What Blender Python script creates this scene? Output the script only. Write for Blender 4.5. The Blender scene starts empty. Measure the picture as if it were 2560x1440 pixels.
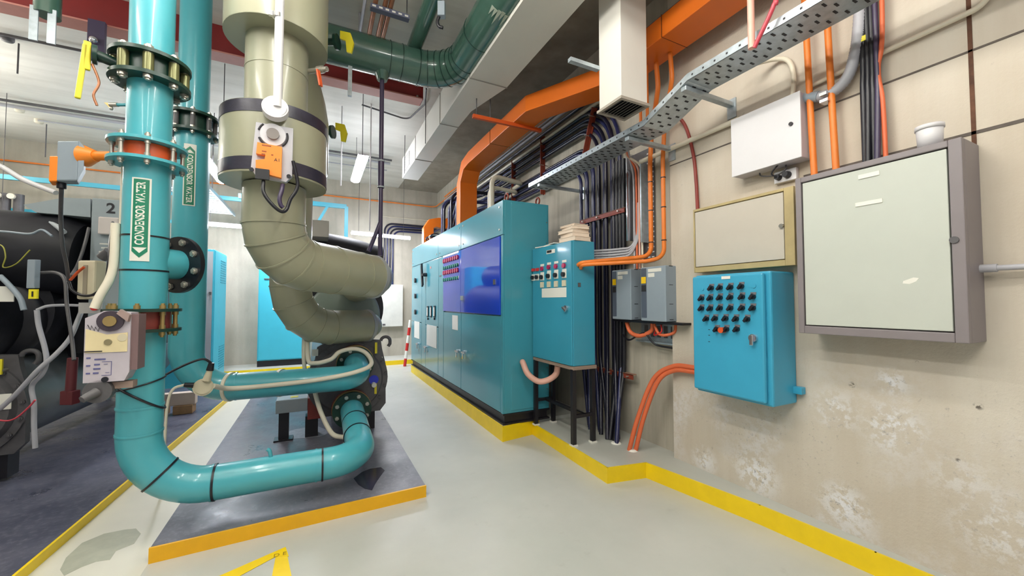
import bpy, math, random
from mathutils import Vector, Matrix, noise
random.seed(7)
sc = bpy.context.scene
COL = sc.collection
V = Vector
# ------------------------------------------------------------------ camera
F = 980.0; CXY = (1280.0, 720.0); CAMH = 1.5
YAW = math.atan(490 / F); PIT = math.atan(34 / F)
fw = V((math.sin(YAW) * math.cos(PIT), math.cos(YAW) * math.cos(PIT), math.sin(PIT)))
rt = V((math.cos(YAW), -math.sin(YAW), 0)); up = rt.cross(fw)
cam = bpy.data.cameras.new('camera'); cam.sensor_width = 36.0; cam.lens = F / 2560 * 36.0
cam.clip_start = 0.02; cam.clip_end = 100
camo = bpy.data.objects.new('camera', cam); COL.objects.link(camo)
camo.location = (0, 0, CAMH); camo.rotation_euler = (math.pi / 2 + PIT, 0, -YAW)
sc.camera = camo

def P(px, py, **k):
    """measured point: the sight line of a photo pixel met with a known plane of the room"""
    d = fw * F + rt * (px - CXY[0]) + up * (CXY[1] - py)
    a, v = list(k.items())[0]; i = 'xyz'.index(a); o = V((0, 0, CAMH))
    return o + d * ((v - o[i]) / d[i])

# ------------------------------------------------------------------ materials
def lin(c):
    r = []
    for x in c:
        x /= 255.0
        r.append(x / 12.92 if x <= 0.04045 else ((x + 0.055) / 1.055) ** 2.4)
    return (r[0], r[1], r[2], 1)

class NT:
    def __init__(s, name):
        s.m = bpy.data.materials.new(name); s.m.use_nodes = True
        s.t = s.m.node_tree; s.b = s.t.nodes['Principled BSDF']
    def n(s, typ, **k):
        o = s.t.nodes.new(typ)
        for a, v in k.items():
            if a in o.inputs: o.inputs[a].default_value = v
            else: setattr(o, a, v)
        return o
    def l(s, a, b): s.t.links.new(a, b)
    def coord(s, scale=(1, 1, 1), kind='Object'):
        t = s.n('ShaderNodeTexCoord'); m = s.n('ShaderNodeMapping'); m.inputs['Scale'].default_value = scale
        s.l(t.outputs[kind], m.inputs['Vector']); return m.outputs['Vector']
    def noise(s, vec, scale, detail=5, rough=.6):
        o = s.n('ShaderNodeTexNoise'); o.inputs['Scale'].default_value = scale
        o.inputs['Detail'].default_value = detail; o.inputs['Roughness'].default_value = rough
        s.l(vec, o.inputs['Vector']); return o.outputs['Fac']
    def ramp(s, fac, stops):
        o = s.n('ShaderNodeValToRGB'); e = o.color_ramp.elements
        while len(e) < len(stops): e.new(.5)
        for x, (p, c) in zip(e, stops): x.position = p; x.color = c if len(c) == 4 else lin(c)
        s.l(fac, o.inputs['Fac']); return o.outputs['Color']
    def mix(s, fac, a, b, blend='MIX'):
        o = s.n('ShaderNodeMix', data_type='RGBA', blend_type=blend)
        for sock, v in ((o.inputs[0], fac), (o.inputs[6], a), (o.inputs[7], b)):
            if isinstance(v, (int, float)): sock.default_value = v
            elif isinstance(v, tuple): sock.default_value = v
            else: s.l(v, sock)
        return o.outputs[2]
    def math(s, op, a, b=0.0, c=None):
        o = s.n('ShaderNodeMath', operation=op)
        for i, v in enumerate((a, b) if c is None else (a, b, c)):
            if isinstance(v, (int, float)): o.inputs[i].default_value = v
            else: s.l(v, o.inputs[i])
        return o.outputs[0]
    def bump(s, h, strength=.2, dist=.01):
        o = s.n('ShaderNodeBump'); o.inputs['Strength'].default_value = strength; o.inputs['Distance'].default_value = dist
        s.l(h, o.inputs['Height']); s.l(o.outputs['Normal'], s.b.inputs['Normal'])

MATS = {}
def PM(name, rgb, rough=.45, metal=0.0, var=.07, scale=5.0, bump=0.0, bscale=60.0, emit=0.0, spec=.5, coat=0.0):
    t = NT(name); c = lin(rgb)
    lo = tuple(x * (1 - var) for x in c[:3]) + (1,); hi = tuple(min(1, x * (1 + var)) for x in c[:3]) + (1,)
    v = t.coord(); f = t.noise(v, scale)
    t.l(t.ramp(f, [(.3, lo), (.7, hi)]), t.b.inputs['Base Color'])
    t.b.inputs['Roughness'].default_value = rough; t.b.inputs['Metallic'].default_value = metal
    t.b.inputs['Specular IOR Level'].default_value = spec
    if coat: t.b.inputs['Coat Weight'].default_value = coat; t.b.inputs['Coat Roughness'].default_value = .08
    if bump: t.bump(t.noise(v, bscale, 3), bump, .004)
    if emit:
        t.b.inputs['Emission Color'].default_value = c; t.b.inputs['Emission Strength'].default_value = emit
    MATS[name] = t.m; return t.m

teal = PM('teal_pipe_paint', (72, 164, 176), .32, var=.06, scale=3, bump=.05, bscale=30, coat=.3)
teal_dk = PM('teal_flange_paint', (42, 128, 140), .4)
swb = PM('switchboard_enamel', (62, 142, 158), .2, var=.03, scale=1.5, coat=.3)
cpm = PM('control_panel_enamel', (56, 146, 172), .3, var=.03, scale=2, coat=.2)
tbm = PM('control_box_enamel', (58, 156, 190), .35, var=.04, scale=3)
acrylic = PM('blue_acrylic', (24, 66, 196), .025, var=.02, coat=.8)
olive = PM('olive_cladding', (151, 150, 127), .33, var=.05, scale=2.5, coat=.15)
band = PM('black_band_tape', (44, 42, 56), .35, var=.3, scale=9, bump=.4, bscale=18)
greenp = PM('green_pipe_cladding', (64, 96, 84), .2, var=.12, scale=4, coat=.4)
dgreen = PM('dark_green_iron', (18, 52, 42), .35, var=.2, scale=12)
orange = PM('orange_duct_paint', (226, 112, 22), .4, var=.05, scale=3)
conduit_o = PM('orange_conduit', (226, 122, 40), .45, var=.06)
cable_o = PM('orange_cable', (214, 104, 62), .5, var=.06)
valve_o = PM('orange_red_valve', (206, 82, 34), .4, var=.1)
act_o = PM('actuator_orange', (240, 136, 40), .45, var=.02)
yellow_o = PM('amber_kerb_paint', (230, 172, 14), .4, var=.06, scale=6, bump=.08)
yellow = PM('yellow_kerb_paint', (238, 204, 12), .4, var=.06, scale=6, bump=.08)
ylever = PM('yellow_lever', (222, 206, 40), .45, var=.06)
grey_l = PM('light_grey_metal', (166, 172, 176), .45, var=.04)
grey_b = PM('bluish_grey_metal', (142, 154, 164), .45, var=.04)
grey_d = PM('dark_grey_iron', (84, 82, 84), .5, var=.2, scale=9, bump=.1)
grey_sh = PM('greenish_grey_cover', (120, 132, 122), .4, var=.06)
white = PM('white_enamel', (214, 212, 214), .4, var=.02)
cream = PM('cream_plastic', (222, 214, 194), .45, var=.04)
ductw = PM('white_duct_sheet', (214, 211, 202), .45, var=.04, scale=2)
beige = PM('beige_plastic', (206, 196, 168), .5, var=.05)
boardf = PM('board_frame_grey', (128, 120, 122), .45, var=.04)
boardd = PM('board_door_greygreen', (188, 192, 182), .5, var=.03, scale=3, bump=.05, bscale=90)
ybox_f = PM('tan_box_frame', (176, 158, 112), .45, var=.1, scale=8)
ybox_d = PM('tan_box_door', (190, 182, 168), .5, var=.03)
black = PM('black_rubber', (20, 20, 28), .38, var=.2, scale=8)
blackc = PM('black_cable', (26, 25, 42), .3, var=.15, scale=6)
bluec = PM('dark_blue_cable', (34, 38, 78), .3, var=.15, scale=6)
insul = PM('black_foam_insulation', (20, 20, 28), .55, var=.5, scale=5, bump=.9, bscale=6)
blacks = PM('black_steel', (24, 22, 28), .4, var=.1)
galv = PM('galvanised_steel', (176, 186, 192), .35, .5, var=.15, scale=20)
steel = PM('bolt_steel', (186, 182, 172), .3, .7, var=.1)
brass = PM('brass_bolt', (176, 150, 96), .35, .7, var=.1)
chrome = PM('chrome', (205, 205, 210), .12, .9, var=.02)
rust = PM('red_oxide_steel', (126, 52, 34), .5, var=.15, scale=10)
redb = PM('red_beam_paint', (122, 24, 24), .5, var=.08)
redneck = PM('red_brown_casting', (128, 50, 42), .5, var=.2, scale=10)
brownc = PM('brown_conduit', (128, 44, 34), .5, var=.12)
copper = PM('copper_pipe', (168, 112, 80), .35, .4, var=.2, scale=14)
pink = PM('pink_hose', (222, 170, 152), .45, var=.05)
greypvc = PM('grey_pvc', (170, 170, 176), .45, var=.04)
purple = PM('dark_pvc_pipe', (62, 52, 78), .35, var=.12)
red = PM('red_plastic', (196, 44, 40), .4, var=.05)
magenta = PM('red_lamp_lens', (170, 30, 80), .25, var=.05)
greenl = PM('green_lamp_lens', (20, 120, 110), .25, var=.05)
blue = PM('blue_cap', (26, 44, 190), .35, var=.05)
label_w = PM('white_label', (226, 224, 214), .5, var=.01)
label_g = PM('label_green', (20, 118, 88), .45, var=.02)
label_y = PM('label_yellow', (240, 226, 40), .45, var=.02)
ink = PM('black_ink', (30, 28, 34), .5, var=.02)
paper = PM('paper', (226, 208, 188), .7, var=.05, scale=20)
wood = PM('timber', (168, 132, 92), .6, var=.15, scale=12)
frame_t = PM('turquoise_frame', (70, 168, 190), .4, var=.04)
cabteal = PM('turquoise_cabinet', (66, 176, 196), .4, var=.03)
glow = PM('fluorescent_diffuser', (244, 246, 255), .4, var=0.0, emit=170.0)
ink_b = PM('dark_slot', (36, 36, 40), .6, var=.05)

def mat_floor():
    t = NT('grey_floor_paint'); v = t.coord(kind='Object')
    a = t.noise(v, .9, 6, .6); b = t.noise(v, 5, 6, .7); c = t.noise(v, 2.2, 8, .7)
    base = t.ramp(a, [(.3, (178, 180, 172)), (.7, (196, 196, 188))])
    base = t.mix(t.math('MULTIPLY', t.ramp(b, [(.62, (0, 0, 0, 1)), (.75, (1, 1, 1, 1))]), .22), base, lin((140, 136, 126)))
    base = t.mix(t.math('MULTIPLY', t.ramp(c, [(.64, (0, 0, 0, 1)), (.7, (1, 1, 1, 1))]), .3), base, lin((156, 152, 142)))
    t.l(base, t.b.inputs['Base Color'])
    t.l(t.ramp(b, [(.3, (.28, .28, .28, 1)), (.7, (.42, .42, .42, 1))]), t.b.inputs['Roughness'])
    t.bump(t.noise(v, 40, 4), .04, .004); return t.m
def mat_plinth(name, ca, cb, cd):
    t = NT(name); v = t.coord(kind='Object')
    a = t.noise(v, 1.4, 7, .65); b = t.noise(v, 30, 4); c = t.noise(v, 3.0, 8, .7)
    base = t.ramp(a, [(.3, ca), (.7, cb)])
    base = t.mix(t.math('MULTIPLY', t.ramp(c, [(.6, (0, 0, 0, 1)), (.7, (1, 1, 1, 1))]), .5), base, lin(cd))
    base = t.mix(t.math('MULTIPLY', t.ramp(b, [(.5, (0, 0, 0, 1)), (.75, (1, 1, 1, 1))]), .25), base, lin((160, 160, 168)))
    t.l(base, t.b.inputs['Base Color']); t.l(t.ramp(c, [(.35, (.5, .5, .5, 1)), (.7, (.22, .22, .22, 1))]), t.b.inputs['Roughness'])
    t.bump(b, .06, .004); return t.m
XWALL = 2.85
def _yz(px, py): p = P(px, py, x=XWALL); return (p.y, p.z)
FLAKES = [(*_yz(2230, 1070), .16, 1.0), (*_yz(1890, 1185), .20, 1.0), (*_yz(2110, 1265), .16, 1.0), (*_yz(2230, 955), .09, .9), (*_yz(2090, 1030), .14, .8), (*_yz(2500, 1330), .22, .55), (*_yz(1760, 1150), .14, .8), (*_yz(2400, 1200), .16, .4)]
PITS = [(*_yz(2131, 962), .022), (*_yz(2445, 1017), .022), (*_yz(2292, 905), .010), (*_yz(1880, 1086), .012), (*_yz(2395, 1150), .012)]
def mat_wall(name, painted):
    t = NT(name); v = t.coord(kind='Object')
    a = t.noise(v, .8, 6, .6); s = t.noise(t.coord((1.0, 5.0, .35)), 2.0, 6, .65); g = t.noise(v, 14, 6, .7)
    if painted:
        base = t.ramp(a, [(.3, (186, 174, 156)), (.7, (206, 198, 184))])
        base = t.mix(.18, base, t.ramp(s, [(.3, (176, 160, 138)), (.7, (212, 206, 194))]))
    else:
        base = t.ramp(a, [(.3, (162, 156, 140)), (.7, (194, 188, 174))])
        base = t.mix(.28, base, t.ramp(s, [(.3, (118, 110, 98)), (.6, (194, 188, 172)), (.75, (204, 196, 180))]))
    # bits of grit
    base = t.mix(t.math('MULTIPLY', t.ramp(g, [(.66, (0, 0, 0, 1)), (.72, (1, 1, 1, 1))]), .35), base, lin((110, 106, 104)))
    sep = t.n('ShaderNodeSeparateXYZ'); tc = t.n('ShaderNodeTexCoord'); t.l(tc.outputs['Object'], sep.inputs[0])
    z = sep.outputs['Z']; y = sep.outputs['Y']
    if painted:
        # flaking patches where damp has lifted the paint
        fl = t.noise(v, 22, 5, .7); pt = t.noise(v, 3.2, 4, .6)
        tot = None
        for (cy, cz, rad, amp) in FLAKES:
            d = t.n('ShaderNodeVectorMath', operation='DISTANCE'); t.l(tc.outputs['Object'], d.inputs[0]); d.inputs[1].default_value = (XWALL, cy, cz)
            mr = t.n('ShaderNodeMapRange'); mr.inputs[1].default_value = rad; mr.inputs[2].default_value = rad * .2; mr.inputs[4].default_value = amp
            t.l(d.outputs['Value'], mr.inputs[0]); tot = mr.outputs[0] if tot is None else t.math('MAXIMUM', tot, mr.outputs[0])
        m = t.math('MULTIPLY', tot, t.ramp(t.math('ADD', t.math('MULTIPLY', fl, .6), t.math('MULTIPLY', pt, .4)), [(.47, (0, 0, 0, 1)), (.53, (1, 1, 1, 1))]))
        base = t.mix(m, base, lin((224, 224, 226)))
        m = t.math('MULTIPLY', tot, t.ramp(t.noise(v, 34, 5, .7), [(.58, (0, 0, 0, 1)), (.64, (1, 1, 1, 1))]))
        base = t.mix(t.math('MULTIPLY', m, .7), base, lin((136, 132, 132)))
        for (cy, cz, rad) in PITS:
            d = t.n('ShaderNodeVectorMath', operation='DISTANCE'); t.l(tc.outputs['Object'], d.inputs[0]); d.inputs[1].default_value = (XWALL, cy, cz)
            mr = t.n('ShaderNodeMapRange'); mr.inputs[1].default_value = rad; mr.inputs[2].default_value = rad * .3; t.l(d.outputs['Value'], mr.inputs[0])
            m = t.math('MULTIPLY', mr.outputs[0], t.ramp(t.noise(v, 60, 3, .6), [(.46, (0, 0, 0, 1)), (.54, (1, 1, 1, 1))]))
            base = t.mix(t.math('MULTIPLY', m, .85), base, lin((72, 62, 54)))
        # fainter flaking along the foot of the wall
        low = t.n('ShaderNodeMapRange'); low.inputs[1].default_value = 1.25; low.inputs[2].default_value = .3
        t.l(z, low.inputs[0])
        pt = t.noise(v, 1.9, 3, .5)
        m = t.math('MULTIPLY', t.ramp(pt, [(.46, (0, 0, 0, 1)), (.6, (1, 1, 1, 1))]), low.outputs[0])
        m = t.math('MULTIPLY', m, t.ramp(fl, [(.42, (.15, .15, .15, 1)), (.56, (1, 1, 1, 1))]))
        base = t.mix(t.math('MULTIPLY', m, .85), base, lin((214, 212, 212)))
        pit = t.noise(v, 46, 4, .7)
        m2 = t.math('MULTIPLY', t.ramp(pit, [(.6, (0, 0, 0, 1)), (.66, (1, 1, 1, 1))]), low.outputs[0])
        m2 = t.math('MULTIPLY', m2, t.ramp(t.noise(v, 1.3, 3), [(.45, (0, 0, 0, 1)), (.6, (1, 1, 1, 1))]))
        base = t.mix(t.math('MULTIPLY', m2, .6), base, lin((120, 116, 116)))
        h = t.math('ADD', t.math('MULTIPLY', fl, .5), pit)
    else:
        # boarded shutter marks
        w = t.n('ShaderNodeTexWave'); w.bands_direction = 'DIAGONAL'; w.inputs['Scale'].default_value = 1.6
        w.inputs['Distortion'].default_value = 1.5; t.l(t.coord((1, 1, 0.02)), w.inputs['Vector'])
        base = t.mix(t.math('MULTIPLY', t.ramp(w.outputs['Fac'], [(.0, (1, 1, 1, 1)), (.12, (0, 0, 0, 1))]), .10), base, lin((96, 90, 80)))
        h = g
    t.l(base, t.b.inputs['Base Color']); t.b.inputs['Roughness'].default_value = .8
    t.bump(h, .25, .012); return t.m
def mat_ceiling():
    t = NT('ceiling_concrete'); v = t.coord(kind='Object')
    a = t.noise(v, .9, 6, .6); s = t.noise(t.coord((.3, 4, 1)), 1.6, 6, .6)
    base = t.ramp(a, [(.3, (196, 192, 182)), (.7, (222, 219, 210))])
    base = t.mix(.3, base, t.ramp(s, [(.3, (176, 170, 158)), (.6, (222, 218, 208))]))
    t.l(base, t.b.inputs['Base Color']); t.b.inputs['Roughness'].default_value = .85
    t.bump(t.noise(v, 18, 5), .2, .01); return t.m
floor_m = mat_floor(); plinth_m = mat_plinth('dark_plinth_paint', (86, 86, 97), (116, 114, 125), (46, 44, 53)); plinth2_m = mat_plinth('blue_grey_plinth_paint', (50, 55, 76), (98, 99, 114), (30, 33, 48))
wall_p = mat_wall('painted_wall', True); wall_c = mat_wall('bare_concrete_wall', False); ceil_m = mat_ceiling()

# ------------------------------------------------------------------ mesh building
class M:
    def __init__(s): s.v = []; s.f = []; s.sm = []
    def add(s, vs, fs, smooth=False):
        o = len(s.v); s.v += [V(x) for x in vs]
        for f in fs: s.f.append([o + i for i in f]); s.sm.append(smooth)
        return s
    def box(s, a, b):
        x0, x1 = sorted((a[0], b[0])); y0, y1 = sorted((a[1], b[1])); z0, z1 = sorted((a[2], b[2]))
        return s.add([(x0, y0, z0), (x1, y0, z0), (x1, y1, z0), (x0, y1, z0), (x0, y0, z1), (x1, y0, z1), (x1, y1, z1), (x0, y1, z1)],
                     [(3, 2, 1, 0), (4, 5, 6, 7), (0, 1, 5, 4), (1, 2, 6, 5), (2, 3, 7, 6), (3, 0, 4, 7)])
    def obox(s, c, X, Y, Z):
        c, X, Y, Z = V(c), V(X), V(Y), V(Z)     # half-axes
        vs = [c + X * a + Y * b + Z * d for d in (-1, 1) for a, b in ((-1, -1), (1, -1), (1, 1), (-1, 1))]
        fs = [(3, 2, 1, 0), (4, 5, 6, 7), (0, 1, 5, 4), (1, 2, 6, 5), (2, 3, 7, 6), (3, 0, 4, 7)]
        if X.cross(Y).dot(Z) < 0: fs = [f[::-1] for f in fs]
        return s.add(vs, fs)
    def bar(s, a, b, w, h, upv=(0, 0, 1)):
        a, b = V(a), V(b); d = b - a; u = V(upv)
        sd = d.cross(u)
        if sd.length < 1e-6: sd = d.cross(V((1, 0, 0)))
        sd.normalize(); u = sd.cross(d).normalized()
        return s.obox((a + b) / 2, d / 2, sd * w / 2, u * h / 2)
    def cyl(s, a, b, r0, r1=None, n=24, caps=True):
        a, b = V(a), V(b); r1 = r0 if r1 is None else r1
        d = (b - a).normalized(); q = d.to_track_quat('Z', 'Y'); X = q @ V((1, 0, 0)); Y = q @ V((0, 1, 0))
        c = [X * math.cos(2 * math.pi * i / n) + Y * math.sin(2 * math.pi * i / n) for i in range(n)]
        A = [a + k * r0 for k in c]; B = [b + k * r1 for k in c]
        s.add(A + B, [(i, (i + 1) % n, n + (i + 1) % n, n + i) for i in range(n)], True)
        if caps:
            s.add(A, [tuple(range(n))[::-1]]); s.add(B, [tuple(range(n))])
        return s
    def ring(s, a, b, ro, ri, n=32):
        a, b = V(a), V(b); d = (b - a).normalized(); q = d.to_track_quat('Z', 'Y'); X = q @ V((1, 0, 0)); Y = q @ V((0, 1, 0))
        c = [X * math.cos(2 * math.pi * i / n) + Y * math.sin(2 * math.pi * i / n) for i in range(n)]
        L = lambda p, r: [p + k * r for k in c]
        side = [(i, (i + 1) % n, n + (i + 1) % n, n + i) for i in range(n)]
        s.add(L(a, ro) + L(b, ro), side, True); s.add(L(b, ri) + L(a, ri), side, True)
        s.add(L(b, ro) + L(b, ri), side); s.add(L(a, ri) + L(a, ro), side); return s
    def tube(s, pts, r, n=14, caps=True, up0=None):
        pts = [V(p) for p in pts]; rs = r if isinstance(r, (list, tuple)) else [r] * len(pts)
        tn = []
        for i in range(len(pts)):
            t = (pts[min(i + 1, len(pts) - 1)] - pts[i]).normalized() + (pts[i] - pts[max(i - 1, 0)]).normalized()
            tn.append(t.normalized())
        nrm = tn[0].orthogonal().normalized(); rings = []
        for i, p in enumerate(pts):
            if i: nrm = (tn[i - 1].rotation_difference(tn[i]) @ nrm); nrm = (nrm - tn[i] * nrm.dot(tn[i])).normalized()
            bi = tn[i].cross(nrm)
            rings.append([p + (nrm * math.cos(2 * math.pi * k / n) + bi * math.sin(2 * math.pi * k / n)) * rs[i] for k in range(n)])
        vs = [v for R in rings for v in R]
        s.add(vs, [(i * n + k, i * n + (k + 1) % n, (i + 1) * n + (k + 1) % n, (i + 1) * n + k) for i in range(len(pts) - 1) for k in range(n)], True)
        if caps: s.add(rings[0], [tuple(range(n))[::-1]]); s.add(rings[-1], [tuple(range(n))])
        return s
    def lathe(s, base, axis, prof, n=32):
        base = V(base); d = V(axis).normalized(); q = d.to_track_quat('Z', 'Y'); X = q @ V((1, 0, 0)); Y = q @ V((0, 1, 0))
        vs = [base + d * h + (X * math.cos(2 * math.pi * k / n) + Y * math.sin(2 * math.pi * k / n)) * max(r, 1e-4) for r, h in prof for k in range(n)]
        return s.add(vs, [(i * n + k, i * n + (k + 1) % n, (i + 1) * n + (k + 1) % n, (i + 1) * n + k) for i in range(len(prof) - 1) for k in range(n)], True)
    def drum(s, base, r, h, rin, n=48):
        """a crisp-edged jacket: side wall and two end rings"""
        b = V(base); t_ = b + V((0, 0, h)); s.cyl(b, t_, r, n=n, caps=False)
        s.ring(b, b + V((0, 0, .004)), r, rin, n); return s.ring(t_ - V((0, 0, .004)), t_, r, rin, n)
    def prism(s, poly, ext):
        poly = [V(p) for p in poly]; ext = V(ext); n = len(poly)
        nn = V((0, 0, 0))
        for i in range(n): nn += poly[i].cross(poly[(i + 1) % n])
        if nn.dot(ext) < 0: poly = poly[::-1]
        s.add(poly, [tuple(range(n))[::-1]]); s.add([p + ext for p in poly], [tuple(range(n))])
        for i in range(n):
            a, b = poly[i], poly[(i + 1) % n]; s.add([a, b, b + ext, a + ext], [(0, 1, 2, 3)])
        return s
    def ball(s, c, r, sq=(1, 1, 1), n=16, m=10):
        c = V(c); vs = []
        for j in range(m + 1):
            th = math.pi * j / m
            for i in range(n):
                ph = 2 * math.pi * i / n
                vs.append(c + V((math.sin(th) * math.cos(ph) * sq[0], math.sin(th) * math.sin(ph) * sq[1], -math.cos(th) * sq[2])) * r)
        return s.add(vs, [(j * n + i, j * n + (i + 1) % n, (j + 1) * n + (i + 1) % n, (j + 1) * n + i) for j in range(m) for i in range(n)], True)
    def build(s, name, mat, parent=None, bevel=0.0, **tags):
        org = ORG[parent.name] if parent else None
        if org is None:
            lo = [min(v[i] for v in s.v) for i in range(3)]; hi = [max(v[i] for v in s.v) for i in range(3)]
            org = V(((lo[0] + hi[0]) / 2, (lo[1] + hi[1]) / 2, lo[2]))
            if tags.get('kind') == 'structure': org = V((0, 0, 0))
        me = bpy.data.meshes.new(name); me.from_pydata([v - org for v in s.v], [], s.f)
        me.polygons.foreach_set('use_smooth', s.sm); me.materials.append(mat); me.update()
        o = bpy.data.objects.new(name, me); COL.objects.link(o); ORG[o.name] = org
        if parent: o.parent = parent
        else: o.location = org
        if bevel:
            b = o.modifiers.new('edge', 'BEVEL'); b.width = bevel; b.segments = 2; b.limit_method = 'ANGLE'; b.angle_limit = math.radians(50)
        for k, v in tags.items():
            if v is not None: o['category' if k == 'cat' else k] = v
        return o
ORG = {}
def thing(name, label, cat, loc, group=None):
    o = bpy.data.objects.new(name, None); COL.objects.link(o); o.empty_display_size = .1
    o.location = loc; ORG[o.name] = V(loc); o['label'] = label; o['category'] = cat
    if group: o['group'] = group
    return o
def struct(m, name, mat, bevel=0): return m.build(name, mat, None, bevel, kind='structure')
def solo(m, name, mat, label, cat, group=None, bevel=0): return m.build(name, mat, None, bevel, label=label, cat=cat, group=group)
def inst(src, name, parent, mtx):
    """another copy of a mesh as its own object, placed by a matrix in room space"""
    o = bpy.data.objects.new(name, src); COL.objects.link(o); o.parent = parent
    org = ORG[parent.name]; o.matrix_local = Matrix.Translation(-org) @ mtx
    ORG[o.name] = org; return o
def frame(c, z, x=None, s=(1, 1, 1)):
    z = V(z).normalized(); x = V(x) if x is not None else z.orthogonal(); x = (x - z * x.dot(z)).normalized(); y = z.cross(x)
    m = Matrix((x * s[0], y * s[1], z * s[2])).transposed().to_4x4(); m.translation = V(c); return m
def mesh_of(m, name, mat):
    me = bpy.data.meshes.new(name); me.from_pydata(m.v, [], m.f); me.polygons.foreach_set('use_smooth', m.sm); me.materials.append(mat); return me
def fillet(pts, rad, seg=8):
    pts = [V(p) for p in pts]; out = [pts[0]]
    for i in range(1, len(pts) - 1):
        r = rad[i - 1] if isinstance(rad, (list, tuple)) else rad
        a, b, c = pts[i - 1], pts[i], pts[i + 1]; u = (a - b); w = (c - b); lu, lw = u.length, w.length; u.normalize(); w.normalize()
        ang = u.angle(w)
        if ang > math.pi - .02: out.append(b); continue
        tl = min(r / math.tan(ang / 2), lu * .49, lw * .49); rr = tl * math.tan(ang / 2)
        ctr = b + (u + w).normalized() * (rr / math.sin(ang / 2)); s0 = b + u * tl - ctr; s1 = b + w * tl - ctr
        tot = s0.angle(s1); ax = s0.cross(s1).normalized()
        for k in range(seg + 1): out.append(ctr + Matrix.Rotation(tot * k / seg, 3, ax) @ s0)
    out.append(pts[-1]); return out
def dense(pts, step=.05):
    out = []
    for a, b in zip(pts[:-1], pts[1:]):
        n = max(1, int((b - a).length / step))
        out += [a.lerp(b, i / n) for i in range(n)]
    return out + [pts[-1]]
def smoothpath(pts, seg=8):
    pts = [V(p) for p in pts]; out = []
    q = [pts[0] * 2 - pts[1]] + pts + [pts[-1] * 2 - pts[-2]]
    for i in range(1, len(q) - 2):
        for k in range(seg):
            t = k / seg; a, b, c, d = q[i - 1], q[i], q[i + 1], q[i + 2]
            out.append(.5 * ((2 * b) + (c - a) * t + (2 * a - 5 * b + 4 * c - d) * t * t + (3 * b - a - 3 * c + d) * t ** 3))
    return out + [pts[-1]]
def text_mesh(txt, size, align='CENTER', bold=0.0):
    cu = bpy.data.curves.new('text', 'FONT'); cu.body = txt; cu.size = size; cu.align_x = align; cu.align_y = 'CENTER'; cu.offset = bold
    o = bpy.data.objects.new('text', cu); COL.objects.link(o)
    dg = bpy.context.evaluated_depsgraph_get(); dg.update()
    me = bpy.data.meshes.new_from_object(o.evaluated_get(dg)); bpy.data.objects.remove(o); bpy.data.curves.remove(cu)
    vs = [v.co.copy() for v in me.vertices]; fs = [tuple(p.vertices) for p in me.polygons]; bpy.data.meshes.remove(me); return vs, fs
HEX = mesh_of(M().cyl((0, 0, 0), (0, 0, 1), 1, n=6).cyl((0, 0, 1), (0, 0, 1.5), .55, n=10), 'bolt', steel)
HEXB = mesh_of(M().cyl((0, 0, 0), (0, 0, 1), 1, n=6).cyl((0, 0, 1), (0, 0, 1.5), .55, n=10), 'bolt', brass)
HEXD = mesh_of(M().cyl((0, 0, 0), (0, 0, 1), 1, n=6).cyl((0, 0, 1), (0, 0, 1.5), .55, n=10), 'bolt', grey_d)
def flange(root, c, ax, r, th, mat, rin=0.0, nb=8, br=.016, bh=.02, bolt=HEX, both=True, rb=None, ph=.2, name='flange'):
    """disc with its ring of bolt heads (sub-parts)"""
    c, ax = V(c), V(ax).normalized()
    m = M()
    if rin: m.ring(c - ax * th / 2, c + ax * th / 2, r, rin, 40)
    else: m.cyl(c - ax * th / 2, c + ax * th / 2, r, n=40)
    f = m.build(name, mat, root, bevel=min(.004, th * .2))
    q = ax.to_track_quat('Z', 'Y'); X = q @ V((1, 0, 0)); Y = q @ V((0, 1, 0)); rb = rb or r * .8
    for k in range(nb):
        a = 2 * math.pi * k / nb + ph; p = c + (X * math.cos(a) + Y * math.sin(a)) * rb
        for sgn in ((1, -1) if both else (1,)):
            inst(bolt, 'bolt', f, frame(p + ax * sgn * th / 2, ax * sgn, None, (br, br, bh)))
    return f
def studs(root, c, ax, rb, half, n, mat, r=.012, ph=.2):
    c, ax = V(c), V(ax).normalized(); q = ax.to_track_quat('Z', 'Y'); X = q @ V((1, 0, 0)); Y = q @ V((0, 1, 0))
    for k in range(n):
        a = 2 * math.pi * k / n + ph; p = c + (X * math.cos(a) + Y * math.sin(a)) * rb
        M().cyl(p - ax * half, p + ax * half, r, n=10).build('stud', mat, root)
# ------------------------------------------------------------------ the room
ZC = 4.5; ZT = ZC - .003; YB = 10.5; XW = 2.85; XR = 2.95
struct(M().box((-7, -4, -.1), (3.3, 10.7, 0)), 'floor', floor_m)
struct(M().box((-7, -4, ZC), (3.3, 10.7, ZC + .05)), 'ceiling', ceil_m)
struct(M().box((XW, -4, 0), (3.3, 2.5, ZC)), 'wall_right', wall_p)
struct(M().box((XR, 2.5, 0), (3.3, 10.7, ZC)), 'wall_right_rear', wall_c)
struct(M().box((-7, YB, 0), (XR, 10.7, ZC)), 'wall_back', wall_c)
struct(M().box((-7.2, -4, 0), (-7, 10.7, ZC)), 'wall_left', wall_c)
struct(M().box((1.9, 2.5, ZC - .012), (XR, YB, ZC + .01)), 'ceiling_side', PM('bare_slab_concrete', (146, 138, 124), .85, var=.22, scale=3, bump=.2, bscale=14))
# joints between the wall's concrete panels
jm = PM('panel_joint', (96, 88, 82), .9, var=.2, scale=20)
m = M()
m.box((XW - .003, -1.5, 2.312), (XW + .01, 1.42, 2.328)); m.box((XW - .003, -1.5, 2.722), (XW + .01, 2.5, 2.732))
struct(m, 'trim_1', jm)
struct(M().box((XW - .003, .668, 2.258), (XW + .01, .684, ZC)), 'trim_2', PM('rusty_joint', (92, 62, 46), .9, var=.4, scale=14))
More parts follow.
